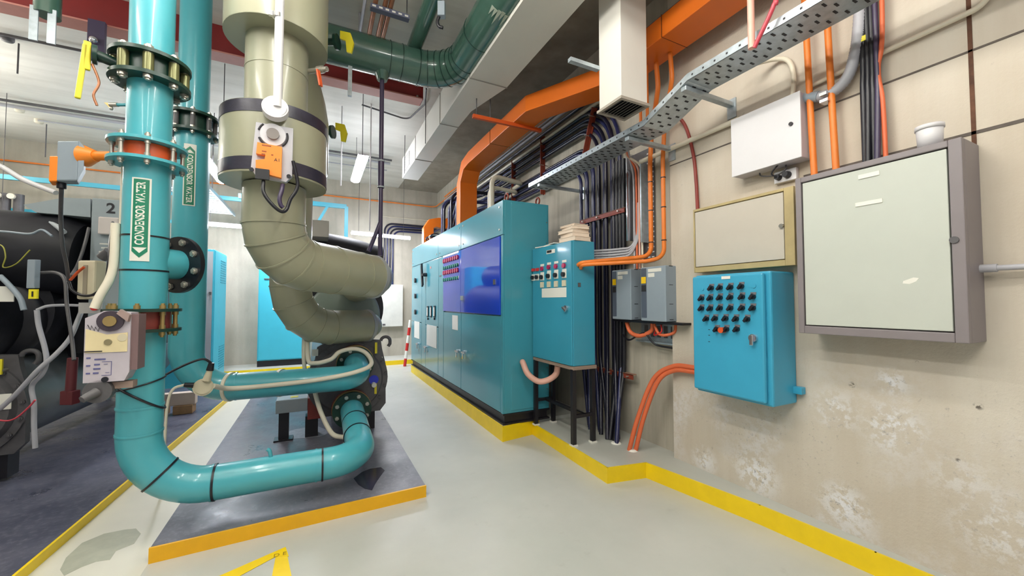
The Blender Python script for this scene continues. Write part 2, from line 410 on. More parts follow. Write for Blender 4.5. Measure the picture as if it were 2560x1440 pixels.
# raised ledge along the right wall with its painted yellow face
def ledge(name, outline, back, z, face_idx, top_m, rim=.0):
    poly = outline + back
    t = struct(M().prism([(x, y, 0) for x, y in poly], (0, 0, z)), name, top_m)
    m = M()
    for i in face_idx:
        a, b = V((*poly[i], 0)), V((*poly[i + 1], 0)); d = (b - a).normalized(); nrm = V((d.y, -d.x, 0))
        ctr = sum((V((*p, 0)) for p in poly), V((0, 0, 0))) / len(poly)
        if nrm.dot((a + b) / 2 - ctr) < 0: nrm = -nrm
        e = d * .004
        m.prism([a - nrm * .01 - e, a + nrm * .005 - e, b + nrm * .005 + e, b - nrm * .01 + e], (0, 0, z + .002))
    o = m.build('edge_band', yellow_o if name in ('trim_6',) else yellow, t); o['label'] = 'yellow painted edge'
    return t
ORG['x'] = V((0, 0, 0))
ledge('trim_3', [(2.215, 3.92), (2.175, 2.594), (2.54, 2.53), (2.70, 1.663), (2.764, 1.075), (2.84, .3)], [(2.9, .3), (2.96, 2.5), (2.96, 3.92)], .125, [0, 1, 2, 3, 4], floor_m)
ledge('trim_4', [(1.845, 8.5), (1.812, 3.845), (2.30, 3.92)], [(2.95, 3.92), (2.95, 8.5)], .16, [0, 1], floor_m)
ledge('trim_5', [(2.95, 9.62), (-4.5, 9.62)], [(-4.5, YB), (2.95, YB)], .1, [0], floor_m)
ledge('trim_6', [(.777, 9.0), (.777, 3.04), (-.83, 2.985)], [(-.83, 9.0)], .085, [1], plinth_m)
ledge('trim_7', [(-1.10, 8.4), (-1.43, 2.45)], [(-5.5, 2.3), (-5.5, 8.4)], .06, [0], plinth2_m)
struct(M().prism([(-1.40, 1.6, .0002), (-1.43, 2.45, .0002), (-1.10, 9.6, .0002), (-.835, 9.6, .0002), (-.835, 2.985, .0002), (-.84, 1.6, .0002)], (0, 0, .001)), 'floor_strip', PM('pale_floor_tone', (212, 210, 196), .4, var=.05, scale=2))  # strip between the plinths, paler than the main floor
m = M(); st = [(884, 1196), (905, 1180), (925, 1172), (952, 1168), (962, 1176), (950, 1192), (938, 1210), (930, 1226), (912, 1222), (896, 1212)]
m.prism([P(*p, z=.0855) for p in st], (0, 0, .0008)); solo(m, 'oil_stain', PM('oil_stain', (52, 50, 62), .15), 'dark oily stain on the plinth under the end bend of the floor pipe', 'stain')
m = M(); st = [(735, 1074), (790, 1064), (830, 1080), (800, 1092), (750, 1096), (690, 1100), (700, 1086)]  # pale grey patch on the plinth top
m.prism([P(*p, z=.0855) for p in st], (0, 0, .0008)); solo(m, 'pale_patch', PM('pale_patch_grey', (150, 150, 160), .45, var=.2, scale=20), 'pale patch on the plinth beside the black foot of the grey box', 'stain')
# painted floor marking close to the camera
a, b, c, d = P(545, 1440, z=0), P(716, 1368, z=0), P(700, 1440, z=0), P(735, 1440, z=0)
def onf(px, py): p = P(px, py, z=0); return V((p.x, p.y, .0014))
m = M()
m.prism([onf(500, 1462), onf(714, 1368), onf(722, 1392), onf(690, 1392), onf(560, 1462)], (0, 0, .0015))
m.prism([onf(714, 1368), onf(733, 1462), onf(676, 1462), onf(690, 1388)], (0, 0, .0012))
fm = solo(m, 'floor_marking', yellow, 'yellow painted corner marking on the floor in front of the dark plinth', 'floor marking')
vs, fs = text_mesh('D E', .045)
q0 = onf(700, 1388); xd = (onf(740, 1378) - q0).normalized(); yd = V((-xd.y, xd.x, 0))
m = M(); m.add([q0 + xd * v.x + yd * v.y + V((0, 0, .003)) for v in vs], fs); m.build('stencil_lettering', PM('faded_stencil', (150, 122, 20), .6), fm)
# bare worn patch on the floor strip
m = M(); pts = [(165, 1395), (205, 1358), (260, 1335), (310, 1325), (340, 1322), (352, 1335), (335, 1360), (290, 1378), (275, 1400), (240, 1405), (205, 1418), (160, 1440), (150, 1425)]
m.prism([onf(*p) for p in pts], (0, 0, .0008))
solo(m, 'worn_patch', PM('worn_floor', (168, 170, 152), .5, var=.12, scale=9), 'worn grey-green patch on the pale floor strip between the two plinths', 'floor patch')

# ------------------------------------------------------------------ right wall: cabinets
def handle_lock(root, c, r=.018, mat=steel, name='lock'):
    M().cyl(V(c), V(c) - V((.012, 0, 0)), r, n=16).build(name, mat, root)
# large grey distribution board
y0, y1, z0, z1 = .662, 1.36, 1.31, 2.255
r = thing('distribution_board', 'large grey wall cabinet with pale grey-green door and two white label strips', 'electrical cabinet', (2.75, 1.0, z0))
m = M(); t = .045
XW_ = XW; XW = XW - .002; m.box((2.661, y0, z0), (XW, y1, z1))
for a, b in (((2.63, y0, z0), (2.66, y0 + t, z1)), ((2.63, y1 - t * .7, z0), (2.66, y1, z1)), ((2.63, y0 + t, z0), (2.66, y1 - t * .7, z0 + t)), ((2.63, y0 + t, z1 - t * .7), (2.66, y1 - t * .7, z1))): m.box(a, b)
m.build('enclosure', boardf, r, .004)
dy0, dy1, dz0, dz1 = y0 + t + .006, y1 - t * .7 - .006, z0 + t + .006, z1 - t * .7 - .006
d = M().box((2.636, dy0, dz0), (2.66, dy1, dz1)).build('door', boardd, r, .003)
c = P(2172, 438, x=2.636); M().box((2.631, c.y - .045, c.z - .012), (2.637, c.y + .045, c.z + .012)).build('label_strip', label_w, d, .002)
c = P(2172, 507, x=2.636); M().box((2.631, c.y - .058, c.z - .011), (2.637, c.y + .058, c.z + .011)).build('label_strip', label_w, d, .002)
c = P(2387, 600, x=2.636); M().cyl(c, c - V((.012, 0, 0)), .016, n=16).build('door_lock', grey_d, d)
c = P(2277, 702, x=2.636); m = M().prism([c + V((-.0008, a, b)) for a, b in ((-.03, .012), (-.01, .016), (.028, .0), (.03, -.012), (.005, -.016), (-.02, -.004))], (.002, 0, 0)); m.build('sticker_remnant', label_w, d)
solo(M().tube([(2.80, .668, 1.655), (2.80, .30, 1.655)], .013).cyl((2.80, .664, 1.655), (2.80, .61, 1.655), .019), 'conduit', greypvc, 'short grey conduit leaving the side of the large grey cabinet', 'conduit')
# plastic tub on the cabinet
r = thing('plastic_tub', 'small white plastic tub standing on top of the large grey cabinet', 'tub', (2.70, .785, z1 + .001))
M().lathe((2.70, .785, z1 + .001), (0, 0, 1), [(0, 0), (.044, 0), (.05, .11), (.048, .11), (.042, .01), (0, .01)]).build('body', white, r)
M().lathe((2.70, .785, z1 + .001), (0, 0, 1), [(.049, .092), (.053, .092), (.053, .112), (0, .114)]).build('lid', white, r)

# tan box
y0, y1, z0, z1 = 1.432, 2.187, 1.735, 2.25
r = thing('wall_box', 'tan framed wall box with plain beige door above the bright blue control box', 'electrical cabinet', (2.8, 1.8, z0))
m = M(); m.box((2.771, y0, z0), (XW, y1, z1)); t = .04
for a, b in (((2.75, y0, z0), (2.77, y0 + t * 1.5, z1)), ((2.75, y1 - .012, z0), (2.77, y1, z1)), ((2.75, y0 + t * 1.5, z0), (2.77, y1 - .012, z0 + t)), ((2.75, y0 + t * 1.5, z1 - .02), (2.77, y1 - .012, z1))): m.box(a, b)
m.build('enclosure', ybox_f, r, .003)
d = M().box((2.752, y0 + .065, z0 + .045), (2.772, y1 - .016, z1 - .026)).build('door', ybox_d, r, .003)
c = P(1955, 565, x=2.752); M().cyl(c, c - V((.014, 0, 0)), .014, n=16).build('door_lock', chrome, d)
# white box
y0, y1, z0, z1 = 1.368, 1.826, 2.415, 2.835
r = thing('junction_box', 'white hinged wall box high up, beside the two orange risers', 'electrical cabinet', (2.8, 1.6, z0))
M().box((2.735, y0, z0), (XW, y1, z1)).build('enclosure', PM('white_box_side', (190, 186, 192), .45, var=.02), r, .004)
d = M().box((2.72, y0 - .003, z0 - .003), (2.733, y1 + .003, z1 + .003)).build('door', white, r, .004)
c = P(1978, 310, x=2.72); M().cyl(c, c - V((.01, 0, 0)), .012, n=12).build('door_lock', blacks, d)
# outlet with black plug
r = thing('power_outlet', 'white power outlet with a black plug, under the white wall box', 'power outlet', (2.83, 1.52, 2.3))
c = P(1965, 440, x=2.83)
M().box((2.815, c.y - .07, c.z - .04), (XW, c.y + .07, c.z + .04)).build('face_plate', white, r, .005)
M().cyl((2.815, c.y - .02, c.z), (2.775, c.y - .02, c.z), .024, .019, n=16).build('plug', black, r)
M().cyl((2.815, c.y + .035, c.z - .004), (2.78, c.y + .035, c.z - .004), .02, .016, n=16).build('plug', black, r)
M().tube(smoothpath([(2.775, c.y + .035, c.z - .004), (2.755, c.y + .05, c.z + .02), (2.76, c.y + .02, c.z + .06), (2.80, c.y + .01, c.z + .09)]), .005, 8).build('plug_cord', black, r)
solo(M().tube(smoothpath([(2.8, 1.50, 2.413), (2.79, 1.50, 2.38), (2.79, 1.56, 2.36), (2.8, 1.66, 2.385), (2.81, 1.68, 2.413)]), .005, 8), 'hanging_wire', grey_d, 'thin loose wire looped under the white wall box', 'wire')

# bright blue control box with selector switches
y0, y1, z0, z1 = 1.49, 2.045, .832, 1.697
r = thing('control_box', 'bright blue wall control box covered in rows of black selector switches', 'control box', (2.7, 1.77, z0))
M().box((2.585, y0, z0), (XW, y1, z1)).build('enclosure', tbm, r, .012)
d = M().box((2.55, y0 + .03, z0 + .02), (2.583, y1, z1 - .012)).build('door', tbm, r, .012)
M().box((2.80, y0 - .05, .90), (XW, y1 + .02, .945)).build('mounting_rail', tbm, r, .003)
rows = [([1780, 1802, 1828, 1855], [717, 716, 715, 713]), ([1756, 1778, 1802, 1828, 1857, 1884], [743, 742, 741, 740, 739, 739]),
        ([1756, 1778, 1802, 1828, 1857, 1884], [768, 768, 767, 767, 767, 767]), ([1768, 1790, 1816, 1842, 1870], [794, 793, 793, 794, 795]), ([1794, 1818, 1844], [820, 820, 820])]
BASE = mesh_of(M().cyl((0, 0, 0), (-.022, 0, 0), .0165, n=18), 'selector_switch', black)
LEVER = mesh_of(M().obox((-.028, 0, 0), (.008, 0, 0), (0, .0045, .006), (0, -.012, .015)), 'lever', blacks)
TAG = mesh_of(M().box((0, -.018, .014), (-.004, .018, .03)), 'legend_plate', PM('legend_grey', (112, 108, 112), .5))
for xs, ys in rows:
    for x, yy in zip(xs, ys):
        c = P(x, yy + 3, x=2.55)
        s = inst(BASE, 'selector_switch', d, Matrix.Translation(c)); inst(LEVER, 'lever', d, Matrix.Translation(c)); inst(TAG, 'legend_plate', d, Matrix.Translation(c))
c = P(1810, 825, x=2.55); M().cyl(c, c - V((.04, 0, 0)), .02, n=18).build('push_button', valve_o, d)['label'] = 'red-orange mushroom button'
for x, yy in ((1756, 722), (1885, 715)):
    c = P(x, yy, x=2.55); M().cyl(c, c - V((.004, 0, 0)), .014, n=20).build('blanking_plug', tbm, d)
c = P(1815, 694, x=2.55); M().box((2.546, c.y - .032, c.z - .01), (2.551, c.y + .032, c.z + .01)).build('name_plate', label_w, d)
for yy in (824, 838, 854): c = P(1773, yy, x=2.55); M().box((2.548, c.y - .006, c.z - .002), (2.551, c.y + .006, c.z + .002)).build('vent_slot', ink_b, d)
c = P(1885, 845, x=2.55); h = M().cyl(c, c - V((.02, 0, 0)), .026, n=20).build('door_handle', chrome, d)
M().obox(c + V((-.028, 0, -.012)), (.008, 0, 0), (0, .011, 0), (0, 0, .034)).build('handle_lever', chrome, d, .003)
c = P(1728, 720, x=2.6); M().box((2.59, y1, c.z - .03), (2.62, y1 + .012, c.z + .03)).build('side_sticker', label_w, r)

XW = XW_
# two drives
def drive(ya, yb, lab):
    z0, z1, xf, xb = 1.322, 1.818, 2.72, 2.944
    r = thing('motor_drive', lab, 'motor drive', (2.83, (ya + yb) / 2, z0), 'grey motor drives on the wall')
    M().box((xf, ya, z0), (xb, yb, z1)).build('housing', grey_b, r, .008)
    w = yb - ya
    M().box((xf - .004, yb - w * .25, z0 + .03), (xf + .002, yb - .012, z1 - .012)).build('front_strip', PM('drive_strip', (82, 90, 104), .4), r)
    M().box((xf - .007, yb - w * .24, z1 - .15), (xf - .003, yb - .016, z1 - .09)).build('yellow_label', PM('amber_label', (240, 196, 20), .4), r)
    M().box((xf - .007, yb - w * .24, z1 - .225), (xf - .003, yb - .016, z1 - .165)).build('keypad', ink_b, r)
    M().box((xf - .003, ya + w * .15, z1 - .05), (xf + .001, yb - w * .33, z1 - .02)).build('name_plate', label_w, r)
    M().box((xf - .003, ya + w * .42, z1 - .095), (xf + .001, yb - w * .33, z1 - .06)).build('name_plate', label_w, r)
    for z in (z1 - .004, z1 - .17, z1 - .34, z0 + .02): M().box((xf + .045, ya - .002, z - .003), (xf + .09, ya + .001, z + .002)).build('side_slot', ink_b, r)
    M().cyl((2.8, (ya + yb) / 2, z0), (2.8, (ya + yb) / 2, z0 - .03), .03, n=16).build('cable_gland', blacks, r)
drive(2.873, 3.142, 'narrow grey motor drive, left of the pair, beside the tall control panel')
drive(2.452, 2.745, 'wide grey motor drive, right of the pair, beside the bright blue control box')
solo(M().box((2.74, 2.30, 1.30), (2.949, 3.14, 1.319)), 'wall_shelf', blacks, 'black steel shelf under the two grey motor drives', 'shelf')
r = thing('gear_plate', 'galvanised slotted plate on the wall below the motor drives', 'mounting plate', (2.9, 2.7, 1.12))
M().box((2.925, 2.42, 1.12), (2.949, 2.95, 1.295)).build('plate', galv, r)
M().box((2.87, 2.40, 1.105), (2.949, 2.97, 1.12)).build('lip', galv, r)
for k in range(6): M().box((2.92, 2.46 + k * .08, 1.16), (2.926, 2.50 + k * .08, 1.27)).build('slot', grey_d, r)
solo(M().tube(smoothpath([(2.80, 3.02, 1.29), (2.79, 2.96, 1.20), (2.80, 2.85, 1.17), (2.84, 2.74, 1.22), (2.84, 2.72, 1.295)]), .02, 12), 'cable_loop', cable_o, 'orange cable looping under the narrow motor drive', 'cable')
solo(M().tube(smoothpath([(2.80, 2.66, 1.29), (2.79, 2.60, 1.21), (2.80, 2.53, 1.20), (2.84, 2.47, 1.23), (2.85, 2.46, 1.295)]), .013, 12), 'cable_loop', cable_o, 'orange cable looping under the wide motor drive', 'cable')
solo(M().tube(smoothpath([(2.82, 3.10, 1.16), (2.79, 2.97, 1.12), (2.81, 2.80, 1.20), (2.85, 2.70, 1.10), (2.88, 2.50, 1.08)]), .009, 8), 'loose_wire', black, 'black wire sagging across the galvanised plate', 'wire')
solo(M().tube(smoothpath([(2.8, 2.58, 1.29), (2.78, 2.56, 1.23), (2.80, 2.66, 1.19), (2.86, 2.70, 1.24)]), .007, 8), 'loose_wire', red, 'thin red wire under the wide motor drive', 'wire')

# tall control panel on a stand
x0, x1, y0, y1, z0, z1 = 2.19, 2.468, 3.105, 3.862, .88, 2.094
r = thing('control_cabinet', 'teal control panel on a black stand beside the long switchboard', 'control panel', (2.4, 3.6, .125))
M().box((x0 + .02, y0, z0), (x1, y1, z1)).build('enclosure', cpm, r, .005)
d = M().box((x0, y0 + .004, z0 + .004), (x0 + .02, y1 - .004, z1 - .004)).build('door', cpm, r, .004)
def onp(px, py): return P(px, py, x=x0)
def plate(px, py, hw, hh, mat, name, th=.004, parent=None, lab=None):
    c = onp(px, py); o = M().box((x0 - th, c.y - hw, c.z - hh), (x0 + .001, c.y + hw, c.z + hh)).build(name, mat, parent or d)
    if lab: o['label'] = lab
plate(1377, 629, .08, .02, label_w, 'name_plate'); plate(1374, 629, .045, .013, ink_b, 'name_plate', .006)
for px, a, b, c_, e, g in ((1356, 664, 672, 682, 693, 712), (1373, 660, 668, 678, 690, 711), (1391, 657, 666, 676, 688, 710), (1411, 654, 664, 674, 686, 708)):
    plate(px, a - 1, .036, .012, label_w, 'legend_plate'); plate(px, c_ + 1, .036, .011, label_w, 'legend_plate')
    c = onp(px, b); M().cyl(c, c - V((.02, 0, 0)), .024, n=16).build('indicator_lamp', magenta, d)
    c = onp(px, e); M().box((x0 - .006, c.y - .036, c.z - .036), (x0, c.y + .036, c.z + .036)).build('selector_switch', label_w, d)
    M().cyl(c - V((.006, 0, 0)), c - V((.03, 0, 0)), .024, n=16).build('switch_knob', black, d)
    plate(px, g, .03, .03, beige, 'meter', .012)
for px, e in ((1334, 694), (1344, 693)):
    c = onp(px, e); M().box((x0 - .006, c.y - .036, c.z - .036), (x0, c.y + .036, c.z + .036)).build('selector_switch', label_w, d)
    M().cyl(c - V((.006, 0, 0)), c - V((.03, 0, 0)), .022, n=16).build('switch_knob', black, d)
    plate(px, e - 19, .03, .016, red, 'indicator_lamp', .012)
c0, c1 = onp(1355, 744), onp(1416, 718)
M().box((x0 - .003, c1.y, c0.z), (x0 + .001, c0.y, c1.z)).build('blank_sign', label_w, d)
c = onp(1417, 770); M().cyl(c, c - V((.022, 0, 0)), .026, n=16).build('door_handle', chrome, d)
M().obox(c + V((-.028, .01, -.01)), (.007, 0, 0), (0, .03, .018), (0, -.006, .01)).build('handle_lever', chrome, d, .002)
c = P(1448, 712, y=y0); M().box((c.x - .016, y0 - .003, c.z - .02), (c.x + .016, y0 + .001, c.z + .02)).build('side_plate', grey_d, r)
M().box((x0 + .01, y0 - .01, z0 - .035), (x1 + .01, y1 + .005, z0 - .002)).build('stand_frame', PM('stand_angle', (146, 126, 112), .5), r)
for x in (x0 + .03, x1 - .02):
    for y in (y0 + .02, y1 - .02):
        lg = M().bar((x, y, .128), (x, y, z0 - .03), .04, .04, (0, 1, 0)).build('leg', blacks, r)
        M().box((x - .03, y - .03, .125), (x + .03, y + .03, .14)).build('foot', label_w, lg)
for a, b in (((x0 + .03, y0 + .02), (x1 - .02, y0 + .02)), ((x0 + .03, y1 - .02), (x1 - .02, y1 - .02)), ((x0 + .16, y0 + .02), (x0 + .16, y1 - .02))):
    M().bar((*a, .40), (*b, .40), .035, .03).build('cross_rail', blacks, r)
# folders stacked on it
zz = z1
for k, (w, dd, h, ang) in enumerate(((.20, .24, .045, .1), (.19, .23, .04, -.06), (.2, .235, .035, .05), (.185, .22, .03, -.12), (.17, .22, .02, .06))):
    c = V((2.315 + .008 * (k % 2), 3.225 + .01 * ((k * 7) % 3), zz + h / 2)); X = V((math.cos(ang), math.sin(ang), 0)); Y = V((-X.y, X.x, 0))
    lab = ['thick cream catalogue at the bottom of the stack on the control panel', 'cream catalogue second from the bottom of the stack', 'cream catalogue in the middle of the stack on the panel', 'thin cream catalogue second from the top of the stack', 'thin cream booklet topmost on the stack of catalogues'][k]
    o = thing('catalogue', lab, 'book', (c.x, c.y, zz), 'catalogues on the control panel')
    M().obox(c, X * w / 2, Y * dd / 2, V((0, 0, h / 2 - .004))).build('page_block', paper, o)
    for s in (-1, 1): M().obox(c + V((0, 0, s * (h / 2 - .003))), X * (w / 2 + .004), Y * (dd / 2 + .004), V((0, 0, .0025))).build('cover', paper, o)
    zz += h
for k, (dx, dy, a) in enumerate(((.0, .0, .2), (.02, -.09, -.15))):
    c = V((2.28 + dx, 3.66 + dy, z1 + .006 + k * .012)); X = V((math.cos(a), math.sin(a), 0)); Y = V((-X.y, X.x, 0))
    solo(M().obox(c, X * .075, Y * .14, V((0, 0, .005))), 'paper_pad', label_w, ['white paper pad lying on the far end of the control panel', 'white paper pad lying on top of the other pad'][k], 'paper', 'paper pads on the control panel')
# hose from the switchboard side into the panel
solo(M().tube(smoothpath([P(1306, 905, y=3.874), P(1308, 908, y=3.82), P(1320, 935, y=3.74), P(1345, 953, y=3.68), P(1370, 950, y=3.62), P(1390, 935, y=3.56), P(1394, 915, y=3.54)], 6), .032, 14), 'hose_loop', pink, 'pinkish hose drooping from the switchboard side to the control panel', 'hose')
# ------------------------------------------------------------------ main switchboard
X0, X1, Y0, Y1, Z0, Z1 = 1.83, 2.42, 3.885, 8.45, .278, 2.63
r = thing('switchboard', 'long teal switchboard with blue see-through doors on a yellow-faced plinth', 'switchboard', (2.1, 6.1, .16))
M().box((X0 + .03, Y0 + .02, .161), (X1 - .02, Y1 - .02, Z0)).box((X0 + .0, Y0 - .01, .161), (X1, Y1, .178)).box((X0, Y0 - .01, Z0 - .016), (X1, Y1, Z0)).build('base_channel', blacks, r)
M().box((X0 + .022, Y0, Z0), (X1, Y1, Z1)).build('cabinet_body', swb, r, .004)
M().box((X0 + .10, Y0 - .006, Z0 + .03), (X1 - .015, Y0 + .001, Z1 - .025)).build('side_panel', swb, r, .003)
def fy(px, py): return P(px, py, x=X0).y
ys = [Y1, fy(1095, 700), fy(1152, 700), Y0]
def panel(ya, yb, za, zb, name='door', mat=swb, par=r, g=.006, dx=0.0):
    return M().box((X0 - dx, min(ya, yb) + g, za + g), (X0 + .022, max(ya, yb) - g, zb - g)).build(name, mat, par, .003)
ztop = P(1153, 624, x=X0).z            # foot of the header panels
for i in range(3):
    p = panel(ys[i], ys[i + 1], ztop, Z1, 'header_panel')
    for y in (ys[i] - .09, ys[i + 1] + .09):
        for z in (ztop + .07, Z1 - .07): M().cyl((X0, y, z), (X0 - .006, y, z), .012, n=12).build('screw', steel, p)
yd = [Y1, fy(1054, 800), fy(1064, 800), fy(1096, 800), fy(1109, 800), fy(1153, 800), Y0 + .055]
zs = P(1080, 815, x=X0).z; zb1 = P(1030, 802, x=X0).z
zw0 = P(1153, 782, x=X0).z
# column at the far end
a = panel(yd[0], yd[1], zb1, ztop); b = panel(yd[0], yd[1], Z0, zb1); panel(yd[1], yd[2], Z0, ztop, 'filler_strip')
for py in (701, 740, 780):
    c = P(1040, py, x=X0); M().cyl(c, c - V((.03, 0, 0)), .05, n=16).build('control_knob', black, a)
c0, c1 = P(1036, 843, x=X0), P(1049, 805, x=X0); M().box((X0 - .004, c1.y, c0.z), (X0 + .001, c0.y, c1.z)).build('notice', label_w, b)
def lever_handle(px, py, par, s=1.0):
    c = P(px, py, x=X0); h = M().cyl(c, c - V((.03, 0, 0)), .022 * s, n=14).build('door_handle', chrome, par)
    M().obox(c + V((-.04, -.05 * s, 0)), (.01, 0, 0), (0, .075 * s, 0), (0, 0, .012)).obox(c + V((-.03, 0, -.05 * s)), (.006, 0, 0), (0, .014, 0), (0, 0, .05 * s)).build('lever', chrome, h)
lever_handle(1046, 859, b)
# column with the rotary isolator and meters
a = panel(yd[2], yd[3], zs, ztop); b = panel(yd[2], yd[3], Z0, zs)
c = P(1067, 687, x=X0); h = M().cyl(c, c - V((.06, 0, 0)), .035, n=16).build('rotary_handle', black, a)
M().obox(c + V((-.06, .05, .0)), (.014, 0, 0), (0, .05, 0), (0, 0, .02)).obox(c + V((-.06, .12, .0)), (.016, 0, 0), (0, .03, -.02), (0, .05, .2)).build('grip', black, h)
for px in (1070, 1078, 1087):
    c = P(px, 779, x=X0); w = M().box((X0 - .015, c.y - .045, c.z - .1), (X0, c.y + .045, c.z + .1)).build('panel_meter', black, a)
    M().box((X0 - .017, c.y - .033, c.z - .075), (X0 - .014, c.y + .033, c.z + .075)).build('dial', label_w, w)
for px in (1071, 1087): c = P(px, 797, x=X0); M().cyl(c, c - V((.02, 0, 0)), .018, n=12).build('control_knob', black, a)
c = P(1077, 669, x=X0); M().box((X0 - .004, c.y - .03, c.z - .02), (X0 + .001, c.y + .03, c.z + .02)).build('name_plate', PM('red_plate', (180, 120, 110), .5), a)
c0, c1 = P(1067, 866, x=X0), P(1092, 813, x=X0); M().box((X0 - .004, c1.y, c0.z + .03), (X0 + .001, c0.y, c1.z - .02)).build('notice', label_w, b)
lever_handle(1066, 867, b)
panel(yd[3], yd[4], Z0, ztop, 'filler_strip')
c = P(1101, 690, x=X0); M().box((X0 - .003, c.y - .05, c.z - .012), (X0 + .001, c.y + .05, c.z + .012)).build('name_plate', grey_d, r)
# blue see-through doors
for i, (ya, yb) in enumerate(((yd[4], yd[5]), (yd[5], yd[6]))):
    w = M().box((X0 - .012, yb + .004, zw0 + .008), (X0 + .02, ya - .004, ztop - .008)).build('window_door', acrylic, r, .003)
    w['label'] = ['blue door with two rows of indicator lamps', 'plain glossy blue door'][i]
    if i == 0:
        for (pa, pb) in ((652, 667), (681, 697)):
            t0, t1 = P(1110, pa, x=X0), P(1149, pa - 13, x=X0); zz = [P(1111, pa + 2, x=X0).z, P(1111, pa + 9, x=X0).z]; zz0 = P(1111, pa + 17, x=X0).z
            M().box((X0 - .016, t1.y, zz0 - .03), (X0 - .011, t0.y, zz0 + .01)).build('legend_strip', label_w, w)
            M().box((X0 - .016, t1.y, zz[0] + .06), (X0 - .011, t0.y, zz[0] + .09)).build('legend_strip', label_w, w)
            n = 8
            for k in range(n):
                yy = t0.y + (t1.y - t0.y) * (k + .5) / n
                M().cyl((X0 - .012, yy, zz[0]), (X0 - .03, yy, zz[0]), .034, n=12).build('indicator_lamp', magenta, w)
                M().cyl((X0 - .012, yy, zz[0] - .11), (X0 - .03, yy, zz[0] - .11), .028, n=12).build('push_button', greenl, w)
c = P(1160, 745, x=X0); M().box((X0 - .03, c.y - .05, c.z - .03), (X0 - .01, c.y + .07, c.z + .03)).build('latch', chrome, r)
c = P(1239, 705, x=X0); M().box((X0 - .02, c.y - .03, c.z - .03), (X0 - .01, c.y + .03, c.z + .03)).build('latch', chrome, r)
# lower doors
a = panel(yd[4], yd[5], Z0, zw0); b = panel(yd[5], yd[6], Z0, zw0)
c0, c1 = P(1131, 823, x=X0), P(1145, 789, x=X0); M().box((X0 - .004, c1.y, c0.z), (X0 + .001, c0.y, c1.z)).build('notice', label_w, a)
lever_handle(1146, 877, a, .9); lever_handle(1162, 880, b, .9)
panel(yd[6], Y0, Z0, ztop, 'corner_post', swb, r, .001)
for (x, y) in ((1.93, 4.0), (2.34, 4.0)):
    e = M(); pts = [V((x, y, Z1 + .06)) + V((0, math.cos(t), math.sin(t))) * .042 for t in [2 * math.pi * k / 20 for k in range(21)]]
    e.tube(pts, .011, 8).cyl((x, y, Z1), (x, y, Z1 + .022), .018, n=12); e.build('lifting_eye', rust, r)
for i in range(9):
    M().cyl((X1 - .03, Y0 + .0, 0.5 + i * .24), (X1 - .03, Y0 - .008, 0.5 + i * .24), .007, n=8).build('screw', grey_d, r)

# ------------------------------------------------------------------ black cables on the right wall
def path_cable(x, ztop_, yv, R, foot, yfar, bow=0.0, dropfar=None):
    pts = [V((x, yfar, ztop_))]
    if dropfar: pts = [V((2.3, yfar + .15, Z1 + .01)), V((2.55, yfar + .15, ztop_ - .1)), V((x, yfar, ztop_))]; 
    line = [V((x, yv, ztop_)), V((x, yv, .9)), V((foot[0], foot[1], .127))]
    return fillet(pts + line, [R] * len(pts) + [.5], 9)
random.seed(3)

for k in range(6):
    x = 2.90 - .035 * (k % 2); yv = 3.19 + .062 * k + .02; zt = 3.80 - .052 * k
    solo(M().tube(path_cable(x, zt, yv, .62 - .05 * k, (2.62 + .05 * (k % 3), 2.98 + .045 * k), 7.7 - .16 * k, dropfar=1), .021, 10), 'power_cable', blackc if k % 2 else bluec,
         'black power cable of the upper wall bundle, ' + ['outermost in the bend', 'second from the outside of the bend', 'third from the outside of the bend', 'fourth from the outside of the bend', 'fifth from the outside of the bend', 'innermost in the bend'][k], 'cable', 'upper bundle of wall cables')
for k in range(6):
    x = 2.90 - .035 * (k % 2); yv = 3.55 + .06 * k; zt = 3.36 - .05 * k
    solo(M().tube(path_cable(x, zt, yv, .40 - .04 * k, (2.66 + .04 * (k % 3), 3.26 + .06 * k), 7.2 - .2 * k, dropfar=1), .021, 10), 'power_cable', bluec if k % 2 else blackc,
         'black power cable of the lower wall bundle, ' + ['outermost in the bend', 'second from the outside of the bend', 'third from the outside of the bend', 'fourth from the outside of the bend', 'fifth from the outside of the bend', 'innermost in the bend'][k], 'cable', 'lower bundle of wall cables')
for k in range(4):
    solo(M().tube(fillet([(2.87, 3.12 + .05 * k, 3.0), (2.87, 3.14 + .05 * k, .8), (2.64 + .06 * (k % 2), 3.03 + .035 * k, .127)], .5), .024, 10), 'power_cable', black,
         ['thick black cable dropping to the ledge, nearest the motor drives', 'thick black cable dropping to the ledge, second from the motor drives', 'thick black cable dropping to the ledge, third from the motor drives', 'thick black cable dropping to the ledge, fourth from the motor drives'][k], 'cable', 'thick dropping cables')
for k in range(14):
    y = 2.98 + .06 * k; x = 2.62 + .05 * (k % 3)
